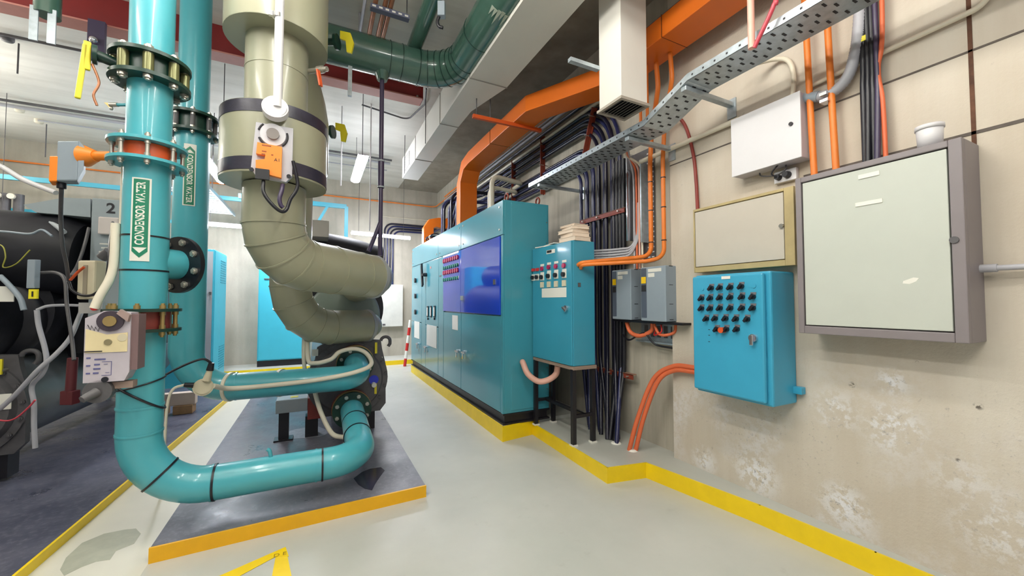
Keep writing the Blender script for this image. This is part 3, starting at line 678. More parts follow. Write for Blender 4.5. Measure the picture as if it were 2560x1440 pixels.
# cable clamps of red oxide angle
for (a, b, lab) in (((2.85, 4.74, 3.02), (2.85, 4.74, 3.86), 'upright rust-red cable clamp bar nearest the bend in the cables'), ((2.85, 5.66, 2.9), (2.85, 5.66, 3.80), 'upright rust-red cable clamp bar second along the wall cables'),
                    ((2.85, 6.5, 2.9), (2.85, 6.5, 3.76), 'upright rust-red cable clamp bar beside the orange duct'), ((2.84, 3.78, 3.16), (2.84, 3.56, 3.74), 'slanting rust-red clamp bar across the bend of the cables')):
    q = thing('cable_clamp', lab, 'cable clamp', a, 'rust-red cable clamps')
    M().bar(a, b, .012, .06, (1, 0, 0)).build('angle_bar', rust, q); M().bar(V(a) + V((.03, 0, 0)), V(b) + V((.03, 0, 0)), .05, .01, (1, 0, 0)).build('flat_bar', rust, q)
    d = (V(b) - V(a)).normalized()
    for s in (.12, .5, .85): c = V(a).lerp(V(b), s); M().cyl(c - V((.05, 0, 0)), c + V((.09, 0, 0)), .008, n=8).build('bolt', steel, q)
for (a, b, lab) in (((2.84, 3.84, 2.45), (2.84, 3.08, 2.45), 'level clamp bar across the black cables above the control panel'), ((2.84, 3.6, .745), (2.84, 2.98, .745), 'level rust-red clamp bar across the black cables near the ledge')):
    q = thing('cable_clamp', lab, 'cable clamp', b, 'rust-red cable clamps')
    M().bar(a, b, .01, .05).build('angle_bar', rust, q); M().bar(V(a) + V((.02, 0, .024)), V(b) + V((.02, 0, .024)), .05, .008).build('flat_bar', PM('worn_bar', (150, 112, 92), .5), q)
    for s in (.1, .45, .9): c = V(a).lerp(V(b), s); M().cyl(c - V((.03, 0, 0)), c + V((.1, 0, 0)), .008, n=8).build('bolt', steel, q)
# grey cables bunched behind the control panel
for k in range(4):
    solo(M().tube(smoothpath([(2.469, 3.36, 2.03 - .027 * k), (2.60, 3.26, 2.03 - .027 * k), (2.76, 3.06, 2.035 - .027 * k), (2.84, 2.985, 2.06 - .022 * k), (2.895, 2.965 - .012 * k, 2.2), (2.90, 2.965 - .012 * k, 2.5)]), .012, 8), 'grey_cable', greypvc,
         ['grey cable topmost of the four leaving the control panel', 'grey cable second of the four leaving the control panel', 'grey cable third of the four leaving the control panel', 'grey cable lowest of the four leaving the control panel'][k], 'cable', 'grey cables behind the control panel')
# perforated wall tray with its small cables
q = thing('perforated_tray', 'narrow upright perforated tray on the wall above the motor drives', 'cable tray', (2.9, 2.87, 1.95))
m = M(); m.box((2.925, 2.76, 1.9), (2.935, 3.03, 3.02)); m.build('back', grey_d, q)
M().box((2.83, 3.028, 2.12), (2.935, 3.042, 3.02)).build('side_rail', MATS['chrome'], q); M().box((2.83, 2.835, 2.08), (2.935, 2.85, 2.86)).build('side_rail', galv, q)
for k in range(22):
    for j in range(2): M().box((2.921, 2.755 + .05 * j + .01, 1.93 + k * .049), (2.9255, 2.755 + .05 * j + .04, 1.942 + k * .049)).build('slot', white, q)
for k, (mt, nm) in enumerate(((greypvc, 'grey'), (cable_o, 'orange'), (pink, 'pinkish'), (cream, 'cream'))):
    y = 2.995 - .036 * k
    solo(M().tube(smoothpath([(2.45 + .02 * k, 2.62 + .03 * k, 2.93), (2.70, 2.86 + .01 * k, 2.93), (2.87, y, 2.86), (2.89, y, 2.7), (2.89, y, 2.2), (2.87, y - .02, 2.0), (2.84, y - .05, 1.82)]), .011, 8), 'control_cable', mt,
         nm + ' control cable running down the upright perforated tray', 'cable', 'control cables in the upright tray')
# orange conduits from the tray to the control panel
for k, (yv, zz, lab) in enumerate(((2.687, 1.93, 'orange conduit bending to the control panel, the one next to the upright tray'), (2.535, 1.90, 'orange conduit bending to the control panel, the one further from the upright tray'))):
    pts = [V((2.66, yv - .22, 3.61)), V((2.68, yv - .22, 3.4)), V((2.79, yv - .03, 3.05)), V((2.80, yv, 2.8)), V((2.80, yv, zz)), V((2.74, yv + .15, zz - .01 - .015 * k)), V((2.27, 3.05, 1.872 - .02 * k)), V((2.27 + .03 * k, 3.104, 1.855 - .03 * k))]
    q = thing('orange_conduit', lab, 'conduit', (2.8, yv, zz), 'orange conduits into the control panel')
    M().tube(fillet(pts, [.15, .3, .3, .1, .08, .05], 6), .021 - .002 * k, 12).build('pipe', conduit_o, q)
    for z in (2.05, 2.35, 2.62): M().ring((2.80, yv, z), (2.80, yv, z + .008), .0235, .018, 14).build('tie', black, q)
# two orange conduits up from the grey cabinet
for k, (ya, lab) in enumerate(((1.335, 'upright orange conduit above the grey cabinet, closer to the white wall box'), (1.22, 'upright orange conduit above the grey cabinet, further from the white wall box'))):
    solo(M().tube([(2.78, ya - .01, 2.256), (2.78, ya, 2.6), (2.78, ya + .02, 3.45)], .018, 14), 'orange_conduit', conduit_o, lab, 'conduit', 'orange risers on the grey cabinet')
# black risers and the red one
for k in range(4):
    solo(M().tube(smoothpath([(2.79 - .02 * (k % 2), 1.075 - .02 * k, 2.256), (2.79, 1.075 - .022 * k, 2.7), (2.79, 1.07 - .02 * k, 3.0), (2.80, 1.075 - .018 * k, ZT)]), .014, 10), 'riser_cable', black if k < 3 else purple,
         ['black riser cable above the grey cabinet, nearest the ribbed hose', 'black riser cable above the grey cabinet, second from the ribbed hose', 'black riser cable above the grey cabinet, third from the ribbed hose', 'dark purple riser cable above the grey cabinet beside the red one'][k], 'cable', 'riser cables on the grey cabinet')
solo(M().tube(smoothpath([(2.79, .985, 2.258), (2.79, .99, 2.6), (2.79, 1.005, 2.8), (2.79, .98, 3.1), (2.79, .985, ZT)]), .011, 10), 'riser_cable', cable_o, 'red-orange riser cable above the grey cabinet', 'cable', 'riser cables on the grey cabinet')
solo(M().box((2.775, 1.05, 2.99), (2.81, 1.075, 3.02)), 'cable_tag', label_y, 'small yellow tag on the black riser cables', 'tag')
# ribbed grey hose from the white box
pts = smoothpath([P(2000, 247, x=2.79), P(2040, 243, x=2.79), P(2085, 228, x=2.79), P(2120, 190, x=2.79), P(2140, 125, x=2.79), P(2148, 60, x=2.79), P(2150, 0, x=2.79), P(2152, -120, x=2.79)], 12)
pp = dense(pts, .006)
q = thing('flexible_conduit', 'ribbed grey hose curving up from the side of the white wall box', 'conduit', pts[0])
M().tube(pp, [.028 + .003 * (i % 2) for i in range(len(pp))], 14).build('hose', greypvc, q)
M().cyl(pts[0] + V((0, .0, 0)), pts[14], .033, n=16).build('coupling', grey_b, q)
c = P(2065, 245, x=2.77); M().box((2.74, c.y - .022, c.z - .03), (2.8, c.y + .022, c.z - .012)).build('clamp', chrome, q); M().box((2.735, c.y - .018, c.z + .01), (2.76, c.y + .02, c.z + .028)).build('clamp', chrome, q)
solo(M().tube(smoothpath([(2.55, 1.72, 3.10), (2.68, 1.67, 3.15), (2.80, 1.56, 3.17), (2.82, 1.48, 3.12), (2.82, 1.45, 3.0), (2.81, 1.455, 2.836)]), .015, 10), 'conduit_bend', cream, 'cream conduit curving down from the galvanised tray into the white wall box', 'conduit')
# cream conduit along the wall
solo(M().tube([(2.82, 2.83, 2.868), (2.82, 1.829, 2.868)], .021, 12), 'wall_conduit', cream, 'level cream conduit ending beside the upright perforated tray', 'conduit')
solo(M().tube(fillet([(2.825, 1.37, 2.885), (2.825, .615, 2.91), (2.825, .56, 3.2), (2.825, .55, ZT)], [.06, .1]), .014, 12), 'wall_conduit', cream, 'cream conduit high on the painted wall above the grey cabinet', 'conduit')
# brown conduit
solo(M().tube(smoothpath([(2.60, 2.40, 3.0), (2.74, 2.36, 3.1), (2.82, 2.31, 3.02), (2.83, 2.24, 2.75), (2.83, 2.215, 2.5), (2.83, 2.205, 2.253)]), .014, 10), 'brown_cable', brownc, 'dark red cable dropping from the tray to the tan wall box', 'cable')
# orange cables from the ledge to the bright blue box
for k in range(2):
    solo(M().tube(smoothpath([(2.61 + .05 * k, 2.80 - .03 * k, .127), (2.66 + .04 * k, 2.73 - .03 * k, .45), (2.74 + .02 * k, 2.62 - .03 * k, .80 - .02 * k), (2.79, 2.45 - .01 * k, .935 - .035 * k), (2.80, 2.25, .955 - .035 * k), (2.80, 2.05, .945 - .02 * k)]), .02, 12), 'orange_cable', cable_o,
         ['orange cable rising from the ledge to the bright blue box, the upper of two', 'orange cable rising from the ledge to the bright blue box, the lower of two'][k], 'cable', 'orange cables to the bright blue box')
for k, (x, y, lab) in enumerate(((2.63, 3.0, 'pale mortar collar around the black cables on the ledge'), (2.64, 2.79, 'pale mortar collar around the orange cables on the ledge'))):
    solo(M().cyl((x, y, .1251), (x, y, .14), .05, .035, n=12), 'mortar_collar', label_w, lab, 'collar')
# ------------------------------------------------------------------ galvanised cable tray
r = thing('cable_tray', 'galvanised perforated cable tray running above the control panel towards the camera', 'cable tray', (2.42, 2.5, 2.9))
prof = [(4.15, 2.89), (2.27, 2.89), (1.86, 3.045), (-.6, 3.045)]
xa, xb = 2.30, 2.56; hh = .05
def ribbon(x, dz0, dz1, th):
    m = M()
    for (ya, za), (yb, zb) in zip(prof[:-1], prof[1:]):
        m.prism([(x, ya, za + dz0), (x, yb, zb + dz0), (x, yb, zb + dz1), (x, ya, za + dz1)], (th, 0, 0))
    return m
ribbon(xa, 0, hh, .003).build('side_rail', galv, r); ribbon(xb, 0, hh, .003).build('side_rail', galv, r)
m = M()
for (ya, za), (yb, zb) in zip(prof[:-1], prof[1:]):
    m.prism([(xa, ya, za), (xb, ya, za), (xb, yb, zb), (xa, yb, zb)], (0, 0, .002))
m.build('tray_floor', galv, r)
sl = M()
for (ya, za), (yb, zb) in zip(prof[:-1], prof[1:]):
    L = math.hypot(yb - ya, zb - za); n = int(L / .085); d = V((0, (yb - ya) / L, (zb - za) / L)); nn = V((0, -d.z, d.y)) if d.y > 0 else V((0, d.z, -d.y))
    for i in range(n):
        p = V((0, ya, za)) + d * (i + .5) * .085
        for k, x in enumerate((xa + .045, xa + .10, xa + .155, xa + .21)):
            sl.obox(V((x, 0, 0)) + p + d * (.03 if k % 2 else 0), (.017, 0, 0), d * .0055, (0, 0, .003))
        sl.obox(V((xa + .0005, 0, .025)) + p, (.0018, 0, 0), d * .006, (0, 0, .006))
s_ = sl.build('perforations', ink_b, r); s_['kind'] = 'stuff'
for k in range(3):
    m = M()
    pts = []
    for (y, z) in ((4.1, 2.91), (2.27, 2.91), (1.86, 3.065), (-.5, 3.065)): pts.append(V((2.36 + .06 * k, y, z)))
    solo(m.tube(pts, .013, 8), 'tray_cable', (greypvc, cable_o, blackc)[k], ('grey', 'orange', 'black')[k] + ' cable lying along the galvanised tray', 'cable', 'cables in the galvanised tray')
for k, (y, z, lab) in enumerate(((3.93, 2.885, 'grey cantilever bracket under the far end of the galvanised tray'), (2.47, 2.885, 'grey cantilever bracket under the tray near the white vertical duct'), (1.90, 3.03, 'grey cantilever bracket under the tray, the one nearest the white wall box'))):
    xw = XR if y > 2.5 else XW
    q = thing('tray_bracket', lab, 'bracket', (xw, y, z - .03), 'brackets of the galvanised tray')
    M().box((xa + .01, y - .022, z - .035), (xw - .001, y + .022, z - .003)).build('arm', galv, q, .003)
    M().box((xw - .012, y - .035, z - .12), (xw, y + .035, z + .03)).build('wall_plate', galv, q)
# ------------------------------------------------------------------ orange duct
r = thing('cable_duct', 'big orange cable duct rising from the switchboard and running under the ceiling', 'cable duct', (2.15, 5.5, Z1))
W, H = .30, .16
def rect(c, w, h, d, upv):
    d = V(d).normalized(); s_ = d.cross(V(upv)).normalized(); u = s_.cross(d).normalized()
    return [V(c) + s_ * a * w / 2 + u * b * h / 2 for a, b in ((-1, -1), (1, -1), (1, 1), (-1, 1))]
path = [((2.19, 6.04, Z1), (0, 0, 1), (0, 1, 0)), ((2.19, 6.04, 3.42), (0, 0, 1), (0, 1, 0)), ((2.19, 5.86, 3.66), (0, -1, .6), (0, .6, 1)), ((2.19, 5.6, 3.70), (0, -1, 0), (0, 0, 1)), ((2.19, 3.80, 3.70), (.25, -1, 0), (0, 0, 1)), ((2.58, 3.02, 3.70), (.25, -1, 0), (0, 0, 1)), ((2.58, -.8, 3.70), (0, -1, 0), (0, 0, 1))]
rings = [rect(c, .29, .18, d, u) for c, d, u in path]
m = M(); vs = [p for R in rings for p in R]
m.add(vs, [(i * 4 + k, i * 4 + (k + 1) % 4, (i + 1) * 4 + (k + 1) % 4, (i + 1) * 4 + k) for i in range(len(rings) - 1) for k in range(4)])
m.add(rings[0], [(3, 2, 1, 0)]); m.add(rings[-1], [(0, 1, 2, 3)])
o = m.build('trunking', orange, r, .006)
for (x, y) in ((2.19, 4.75), (2.58, 2.2)): M().box((x - .148, y - .002, 3.608), (x + .148, y + .002, 3.793)).build('joint', PM('duct_joint', (120, 58, 20), .6), r)
for k in range(3):
    solo(M().tube(fillet([(2.50 + .07 * k, 2.9, 3.82), (2.50 + .07 * k, -.6, 3.82)], .1), .022, 10), 'duct_cable', (bluec, blackc, greypvc)[k], ['dark blue', 'black', 'grey'][k] + ' cable lying on top of the orange duct', 'cable', 'cables on the orange duct')
for k in range(2):
    solo(M().tube([(2.80, 2.4, 3.98 + .10 * k), (2.80, 9.3, 3.98 + .10 * k)], .018, 10), 'high_conduit', (greypvc, conduit_o)[k], ['long grey conduit along the bare wall behind the orange duct', 'long orange conduit along the bare wall behind the orange duct'][k], 'conduit', 'long conduits behind the orange duct')
m = M()
for k in range(3):
    solo(M().tube([(2.75 + .05 * k, 3.3, 3.88 - .05 * k), (2.75 + .05 * k, 8.2, 3.88 - .05 * k)], .022, 8), 'long_cable', (greypvc, blackc, cream)[k], ('grey', 'black', 'cream')[k] + ' cable running along above the cable clamps', 'cable', 'long cables above the clamps')
# drop strips down to the tray
for k, (x, y, za, zb, lab) in enumerate(((2.60, 2.52, 2.99, 3.60, 'short orange conduit behind the white drop duct, first of two'), (2.62, 2.62, 2.99, 3.60, 'short orange conduit behind the white drop duct, second of two'))):
    solo(M().tube([(x, y, za), (x, y, zb)], .014, 10), 'conduit_drop', conduit_o, lab, 'conduit', 'orange drops from the duct')
# hanging orange strut
r = thing('hanger_strut', 'thin orange-red strut hung on two rods below the orange duct', 'hanger', (2.1, 4.45, 3.58))
a, b = P(1182, 290, z=3.59), P(1352, 327, z=3.59)
M().bar(a, b, .04, .04).build('channel', PM('orange_red_strut', (206, 84, 28), .45), r)
for p in (a.lerp(b, .05), a.lerp(b, .24)): M().cyl(p, (p.x, p.y, ZT), .006, n=8).build('rod', grey_d, r)
# second orange duct farther back
r = thing('cable_duct', 'small orange cable duct arching onto the far end of the switchboard', 'cable duct', (2.25, 7.9, Z1))
rings = [rect(c, .2, .16, d, u) for c, d, u in [((2.0, 7.8, Z1), (0, 0, 1), (0, 1, 0)), ((2.0, 7.8, 2.98), (0, 0, 1), (0, 1, 0)), ((2.08, 7.8, 3.08), (1, 0, 1), (0, 1, 0)), ((2.2, 7.8, 3.1), (1, 0, 0), (0, 1, 0)), ((2.9, 7.8, 3.1), (1, 0, 0), (0, 1, 0))]]
m = M(); vs = [p for R in rings for p in R]
m.add(vs, [(i * 4 + k, i * 4 + (k + 1) % 4, (i + 1) * 4 + (k + 1) % 4, (i + 1) * 4 + k) for i in range(len(rings) - 1) for k in range(4)])
m.build('trunking', orange, r, .004)
# cables rising off the switchboard top
for k in range(6):
    y = 6.2 + .22 * k; zt = 3.35 + .06 * (k % 3)
    solo(M().tube(fillet([(2.12 + .03 * (k % 2), y, Z1), (2.12 + .03 * (k % 2), y, zt), (2.86, y - .1, zt), (2.88, y - .9, zt - .02)], [.22, .15]), .026, 10), 'looping_cable', bluec if k % 2 else blackc,
         'black cable hooping from the switchboard top to the wall, ' + ['nearest the orange duct', 'second from the orange duct', 'third from the orange duct', 'fourth from the orange duct', 'fifth from the orange duct', 'farthest from the orange duct'][k], 'cable', 'cables hooping off the switchboard')
solo(M().tube(fillet([(2.25, 5.15, Z1), (2.25, 5.15, 3.32), (2.85, 5.35, 3.34), (2.87, 5.9, 3.34)], [.14, .12], 8), .036, 12), 'cream_pipe', cream, 'cream pipe looping off the switchboard top beside the orange duct', 'pipe')
solo(M().tube(fillet([(2.30, 5.35, Z1), (2.30, 5.35, 3.22), (2.85, 5.5, 3.24), (2.87, 6.0, 3.24)], [.14, .12], 8), .03, 12), 'cream_pipe', cream, 'cream pipe looping off the switchboard top behind another one', 'pipe')
for k in range(4):
    yy = 7.3 + .12 * k
    pts = [V((2.05, yy, Z1 + .0)) + V((.12 * math.sin(t), 0, .16 * abs(math.sin(t * .5)))) for t in [math.pi * 2 * j / 20 for j in range(21)]]
    solo(M().tube(pts, .012, 8), 'wire_coil', cream if k == 1 else blackc, ['black wire coil on the switchboard top nearest the hooping cables', 'cream wire coil lying on the switchboard top', 'black wire coil on the switchboard top beside the cream one', 'black wire coil on the switchboard top nearest the small orange duct'][k], 'cable', 'wire coils on the switchboard')

# ------------------------------------------------------------------ white air ducts
r = thing('air_duct', 'long white ventilation duct hanging under the ceiling with angled size changes', 'air duct', (1.58, 5, 3.8))
secs = [(-1.5, 1.28, 1.86, 3.78, 4.26), (3.2, 1.30, 1.86, 3.78, 4.26), (3.735, 1.383, 1.80, 3.80, 4.24), (4.85, 1.40, 1.64, 3.80, 4.20), (7.40, 1.408, 1.70, 3.80, 4.17)]
secs = [(-1.5, 1.375, 1.80, 3.80, 4.26), (2.9, 1.38, 1.80, 3.80, 4.26), (3.73, 1.383, 1.80, 3.80, 4.25), (4.4, 1.39, 1.645, 3.80, 4.22), (4.88, 1.40, 1.645, 3.80, 4.20), (7.40, 1.408, 1.70, 3.80, 4.17)]
rings = [[V((xa_, y, za_)), V((xb_, y, za_)), V((xb_, y, zb_)), V((xa_, y, zb_))] for y, xa_, xb_, za_, zb_ in secs]
m = M(); m.add([p for R in rings for p in R], [(i * 4 + k, (i + 1) * 4 + k, (i + 1) * 4 + (k + 1) % 4, i * 4 + (k + 1) % 4) for i in range(len(rings) - 1) for k in range(4)])
m.add(rings[-1], [(3, 2, 1, 0)]); m.add(rings[0], [(0, 1, 2, 3)])
m.build('duct_body', ductw, r)
for (y, xa_, xb_, za_, zb_) in (secs[2], secs[4], (6.3, 1.403, 1.672, 3.8, 4.185)):
    m = M(); m.box((xa_ - .006, y - .006, za_ - .006), (xb_ + .006, y + .006, za_)); m.box((xa_ - .006, y - .006, za_), (xa_, y + .006, zb_)); m.box((xb_, y - .006, za_), (xb_ + .006, y + .006, zb_)); m.build('seam', PM('duct_seam', (150, 146, 138), .5), r)
g = M().box((1.398, 6.75, 3.86), (1.406, 7.2, 4.10)).build('side_grille', PM('grille_grey', (170, 168, 164), .5), r)
for k in range(7): M().box((1.394, 6.77, 3.88 + .03 * k), (1.399, 7.18, 3.892 + .03 * k)).build('vane', ductw, g)
for y in (5.6, 7.1): M().cyl((1.39, y, 3.8), (1.39, y, ZT), .006, n=8).build('rod', grey_d, r)
M().box((1.372, 2.15, 3.9), (1.378, 2.95, 4.2)).build('side_grille', ink_b, r)
# vertical drop with the grille
r = thing('air_duct', 'white square drop duct with a grille in its lower end', 'air duct', (2.13, 2.315, 3.0))
M().box((2.0, 2.19, 3.02), (2.26, 2.44, ZT)).build('duct_body', ductw, r, .003)
g = M()
for a, b in (((1.985, 2.175, 3.0), (2.275, 2.20, 3.02)), ((1.985, 2.43, 3.0), (2.275, 2.455, 3.02)), ((1.985, 2.2, 3.0), (2.01, 2.43, 3.02)), ((2.25, 2.2, 3.0), (2.275, 2.43, 3.02))): g.box(a, b)
g = g.build('grille', PM('grille_frame', (160, 152, 140), .5), r)
for k in range(8):
    x = 2.028 + .03 * k; M().obox((x, 2.315, 3.008), (.009, 0, .006), (0, .115, 0), (-.0008, 0, .001)).build('vane', PM('grille_vane', (120, 114, 106), .5) if k == 0 else MATS['grille_vane'], g)
M().box((2.01, 2.2, 3.018), (2.25, 2.43, 3.0195)).build('grille_throat', ink_b, r)
q = solo(M().box((1.72, 2.43, 3.35), (2.0, 2.47, 3.38)), 'angle_bracket', galv, 'grey angle bracket sticking out beside the white drop duct', 'bracket')
# pink and red drops, top right
solo(M().tube(fillet([(2.25, 1.375, ZT), (2.25, 1.375, 2.975)], .1), .019, 12), 'pink_conduit', pink, 'pale pink conduit hanging in front of the galvanised tray', 'conduit')
solo(M().tube(smoothpath([(2.25, 1.20, 4.3), (2.25, 1.235, 3.25), (2.25, 1.245, 3.15), (2.25, 1.36, 2.97)]), .012, 12), 'red_hose', PM('rose_hose', (196, 70, 82), .4), 'red hose slanting down to the lower end of the pale pink conduit', 'hose')
# ------------------------------------------------------------------ water pipes
def D(px, py, w):
    """measured point at a depth w along the view axis"""
    return V((0, 0, CAMH)) + (fw * F + rt * (px - CXY[0]) + up * (CXY[1] - py)) / F * w
def zat(px, py, y): return P(px, py, y=y).z
def wrap_label(root, cx, cy, r, z0, z1, ang, w, txt, upward=True, arrow=True):
    """curved sign on a pipe"""
    def pt(u, v, e): a = ang + u / (r + e); return V((cx + math.cos(a) * (r + e), cy + math.sin(a) * (r + e), v))
    def strip(u0, u1, v0, v1, e, name, mat, par, n=8):
        m = M(); vs = [pt(u0 + (u1 - u0) * i / n, v, e) for v in (v0, v1) for i in range(n + 1)]
        m.add(vs, [(i, i + 1, n + 2 + i, n + 1 + i) for i in range(n)]); return m.build(name, mat, par)
    s = strip(-w / 2, w / 2, z0, z1, .002, 'label', label_w, root); L = z1 - z0; b = w * .1
    al = w * .8
    if upward: g0, g1, a0 = z0 + al + b, z1 - b, z0
    else: g0, g1, a0 = z0 + b, z1 - al - b, z1
    strip(-w / 2 + b, w / 2 - b, g0, g1, .0028, 'label_field', label_g, s)
    sg = 1 if upward else -1
    # chevron: points along the pipe
    tip = a0 + sg * .02; m = M()
    for sd in (-1, 1):
        g = w / 2 - b; n = 6; lo_ = [(sd * g * i / n, tip + sg * w * .42 * i / n) for i in range(n + 1)]; hi_ = [(u, v + sg * w * .3) for u, v in lo_]
        m.add([pt(u, v, .0032) for u, v in lo_ + hi_], [(i, i + 1, n + 2 + i, n + 1 + i) for i in range(n)])
    m.build('arrow_mark', label_g, s)
    vs, fs = text_mesh(txt, w * .62, 'CENTER', .0016)
    x0 = min(v.x for v in vs); x1 = max(v.x for v in vs); k = (g1 - g0 - .03) / (x1 - x0); mid = (g0 + g1) / 2
    m = M(); m.add([pt(-sg * v.y, mid + sg * (v.x - (x0 + x1) / 2) * k, .0036) for v in vs], fs)
    m.build('lettering', label_w, s)
RX, RY, RR = -.955, 3.20, .11
aim = V((-RX, -RY, 0)).normalized(); rgt = V((-aim.y, aim.x, 0))    # towards the camera, and to its right
zr = lambda py: zat(371, py, RY)
r = thing('condenser_water_pipe', 'turquoise water pipe nearest the camera, with flanges and a CONDENSOR WATER label', 'pipe', (RX, RY, .2))
zg0, zg1, zo0, zo1, zb0, zb1 = 2.875, 3.0, 2.365, 2.465, 1.325, 1.447
A = V((RX, RY, 0))
M().cyl(A + V((0, 0, zg1 + .012)), A + V((0, 0, ZT)), RR, n=36).build('upper_riser', teal, r)
M().cyl(A + V((0, 0, zo1 + .01)), A + V((0, 0, zg0 - .012)), RR, n=36).build('middle_riser', teal, r)
m = M().cyl(A + V((0, 0, zb1 + .01)), A + V((0, 0, zo0 - .01)), RR + .003, n=36)
m.build('riser', teal, r)
run = fillet([A + V((0, 0, zb0 - .01)), A + V((0, 0, .32)), (.335, RY, .32), (.345, 4.30, .40)], [.36, .24], 14)
M().tube(run, RR, 36).build('floor_run', teal, r)
for p, d in (((RX, RY, .86), (0, 0, 1)), ((RX, RY, .70), (0, 0, 1)), ((-.585, RY, .32), (1, 0, 0)), ((.02, RY, .32), (1, 0, 0))):
    d = V(d); M().ring(V(p) - d * .006, V(p) + d * .006, RR + .004, RR - .01, 36).build('weld_bead', teal, r)
for p, d, w in (((-.57, RY, .32), (1, 0, 0), .006), ((.06, RY, .32), (1, 0, 0), .006), ((.345, 3.95, .375), (-.01, 1, .07), .005), ((.338, 3.62, .352), (0, 1, .07), .005), ((RX + .105, RY, .425), (.7, 0, -.7), .006), ((RX, RY, 1.90), (.02, 0, 1), .005), ((RX, RY, 1.69), (0, 0, 1), .005)):
    d = V(d).normalized(); M().ring(V(p) - d * w, V(p) + d * w, RR * (1.0 + .05) , RR - .02, 36).build('cable_tie', black, r)
for z_, k_, rr_ in ((1.0, .03, .005), (.915, -.085, .007)):
    M().tube([A + (rgt * math.cos(t) + aim * math.sin(t)) * (RR + .004) + V((0, 0, z_ + k_ * math.cos(t))) for t in [2 * math.pi * i / 40 for i in range(41)]], rr_, 8).build('cable_tie', black, r)
M().tube(smoothpath([(-.26, RY, .42), (-.27, RY, .47), (-.285, RY, .485)]), .012, 10).build('drain_nipple', teal, r)
flange(r, A + V((0, 0, zo1 + .008)), (0, 0, 1), .192, .018, teal, RR - .01, 8, .017, .02, HEX, True, .163, .25)
flange(r, A + V((0, 0, zo0 - .008)), (0, 0, 1), .192, .018, teal, RR - .01, 8, .017, .02, HEX, True, .163, .25)
studs(r, A + V((0, 0, (zo0 + zo1) / 2)), (0, 0, 1), .163, .055, 8, steel, .011, .25)
flange(r, A + V((0, 0, zg1 + .006)), (0, 0, 1), .198, .022, dgreen, RR - .01, 8, .026, .02, HEX, True, .162)
flange(r, A + V((0, 0, zg0 - .006)), (0, 0, 1), .198, .022, dgreen, RR - .01, 8, .026, .02, HEX, True, .162)
flange(r, A + V((0, 0, zb1)), (0, 0, 1), .185, .018, dgreen, RR - .01, 8, .018, .022, HEXB, True, .152, .1)
flange(r, A + V((0, 0, zb0)), (0, 0, 1), .185, .018, dgreen, RR - .01, 8, .018, .022, HEXB, True, .152, .1)
studs(r, A + V((0, 0, (zb0 + zb1) / 2)), (0, 0, 1), .152, .06, 8, brass, .012, .1)
flange(r, (.345, 4.315, .40), (0, 1, .05), .185, .022, dgreen, RR - .01, 8, .018, .018, HEX, False, .152, .39)
for k in range(0): pass
q = (V((0, -1, 0)))
# bolt heads on the camera side of the floor flange
f = flange(r, (.345, 4.30, .399), (0, -1, -.05), .184, .01, dgreen, RR - .01, 8, .02, .02, HEX, False, .152, .39, 'flange_face')
# side branch with a black blind flange
bd = (rgt * .80 - aim * .60).normalized(); c0 = A + V((0, 0, zr(655)))
M().cyl(c0, c0 + bd * .20, .098, n=28).build('branch_stub', teal, r)
flange(r, c0 + bd * .21, bd, .19, .03, black, 0, 8, .023, .014, HEX, True, .152, .3, 'blind_flange')
wrap_label(r, RX, RY, RR + .004, zr(657), zr(457), math.atan2(aim.y, aim.x) - .24, .092, 'CONDENSOR WATER', True)

# dark green valve with yellow lever, clamped in that riser
q = thing('butterfly_valve', 'dark green valve with a hanging yellow lever high on the nearer turquoise riser', 'valve', A + V((0, 0, zg0)))
M().cyl(A + V((0, 0, zg0 + .005)), A + V((0, 0, zg1 - .005)), RR + .03, n=36).build('wafer_body', dgreen, q)
for k in range(8):
    a = 2 * math.pi * k / 8 + .2; p = A + V((math.cos(a), math.sin(a), 0)) * .162
    M().cyl(p + V((0, 0, zg0 + .01)), p + V((0, 0, zg1 - .01)), .027, n=14).build('lug', PM('brassy_lug', (112, 112, 74), .3, .5) if k == 0 else MATS['brassy_lug'], q)
zc = (zg0 + zg1) / 2; L = -rgt
M().cyl(A + V((0, 0, zc)) + L * .12, A + V((0, 0, zc + .02)) + L * .235, .03, n=18).cyl(A + V((0, 0, zc + .02)) + L * .235, A + V((0, 0, zc + .02)) + L * .255, .055, n=20).build('neck', dgreen, q)
hb = A + V((0, 0, zc)) + L * .285
lv = M().obox(hb + V((0, 0, -.10)) + L * .01, L * .013, aim * .012, V((0, 0, .165)) - L * .012).obox(hb + V((0, 0, .0)) - L * .008, L * .016, aim * .012, V((0, 0, .085))).build('lever', ylever, q, .006)
M().tube(smoothpath([hb - L * .03 + V((0, 0, -.04)), hb - L * .06 + V((0, 0, -.14)), hb - L * .04 + V((0, 0, -.22)), hb - L * .055 + V((0, 0, -.28))]), .007, 8).build('trigger', copper, lv)
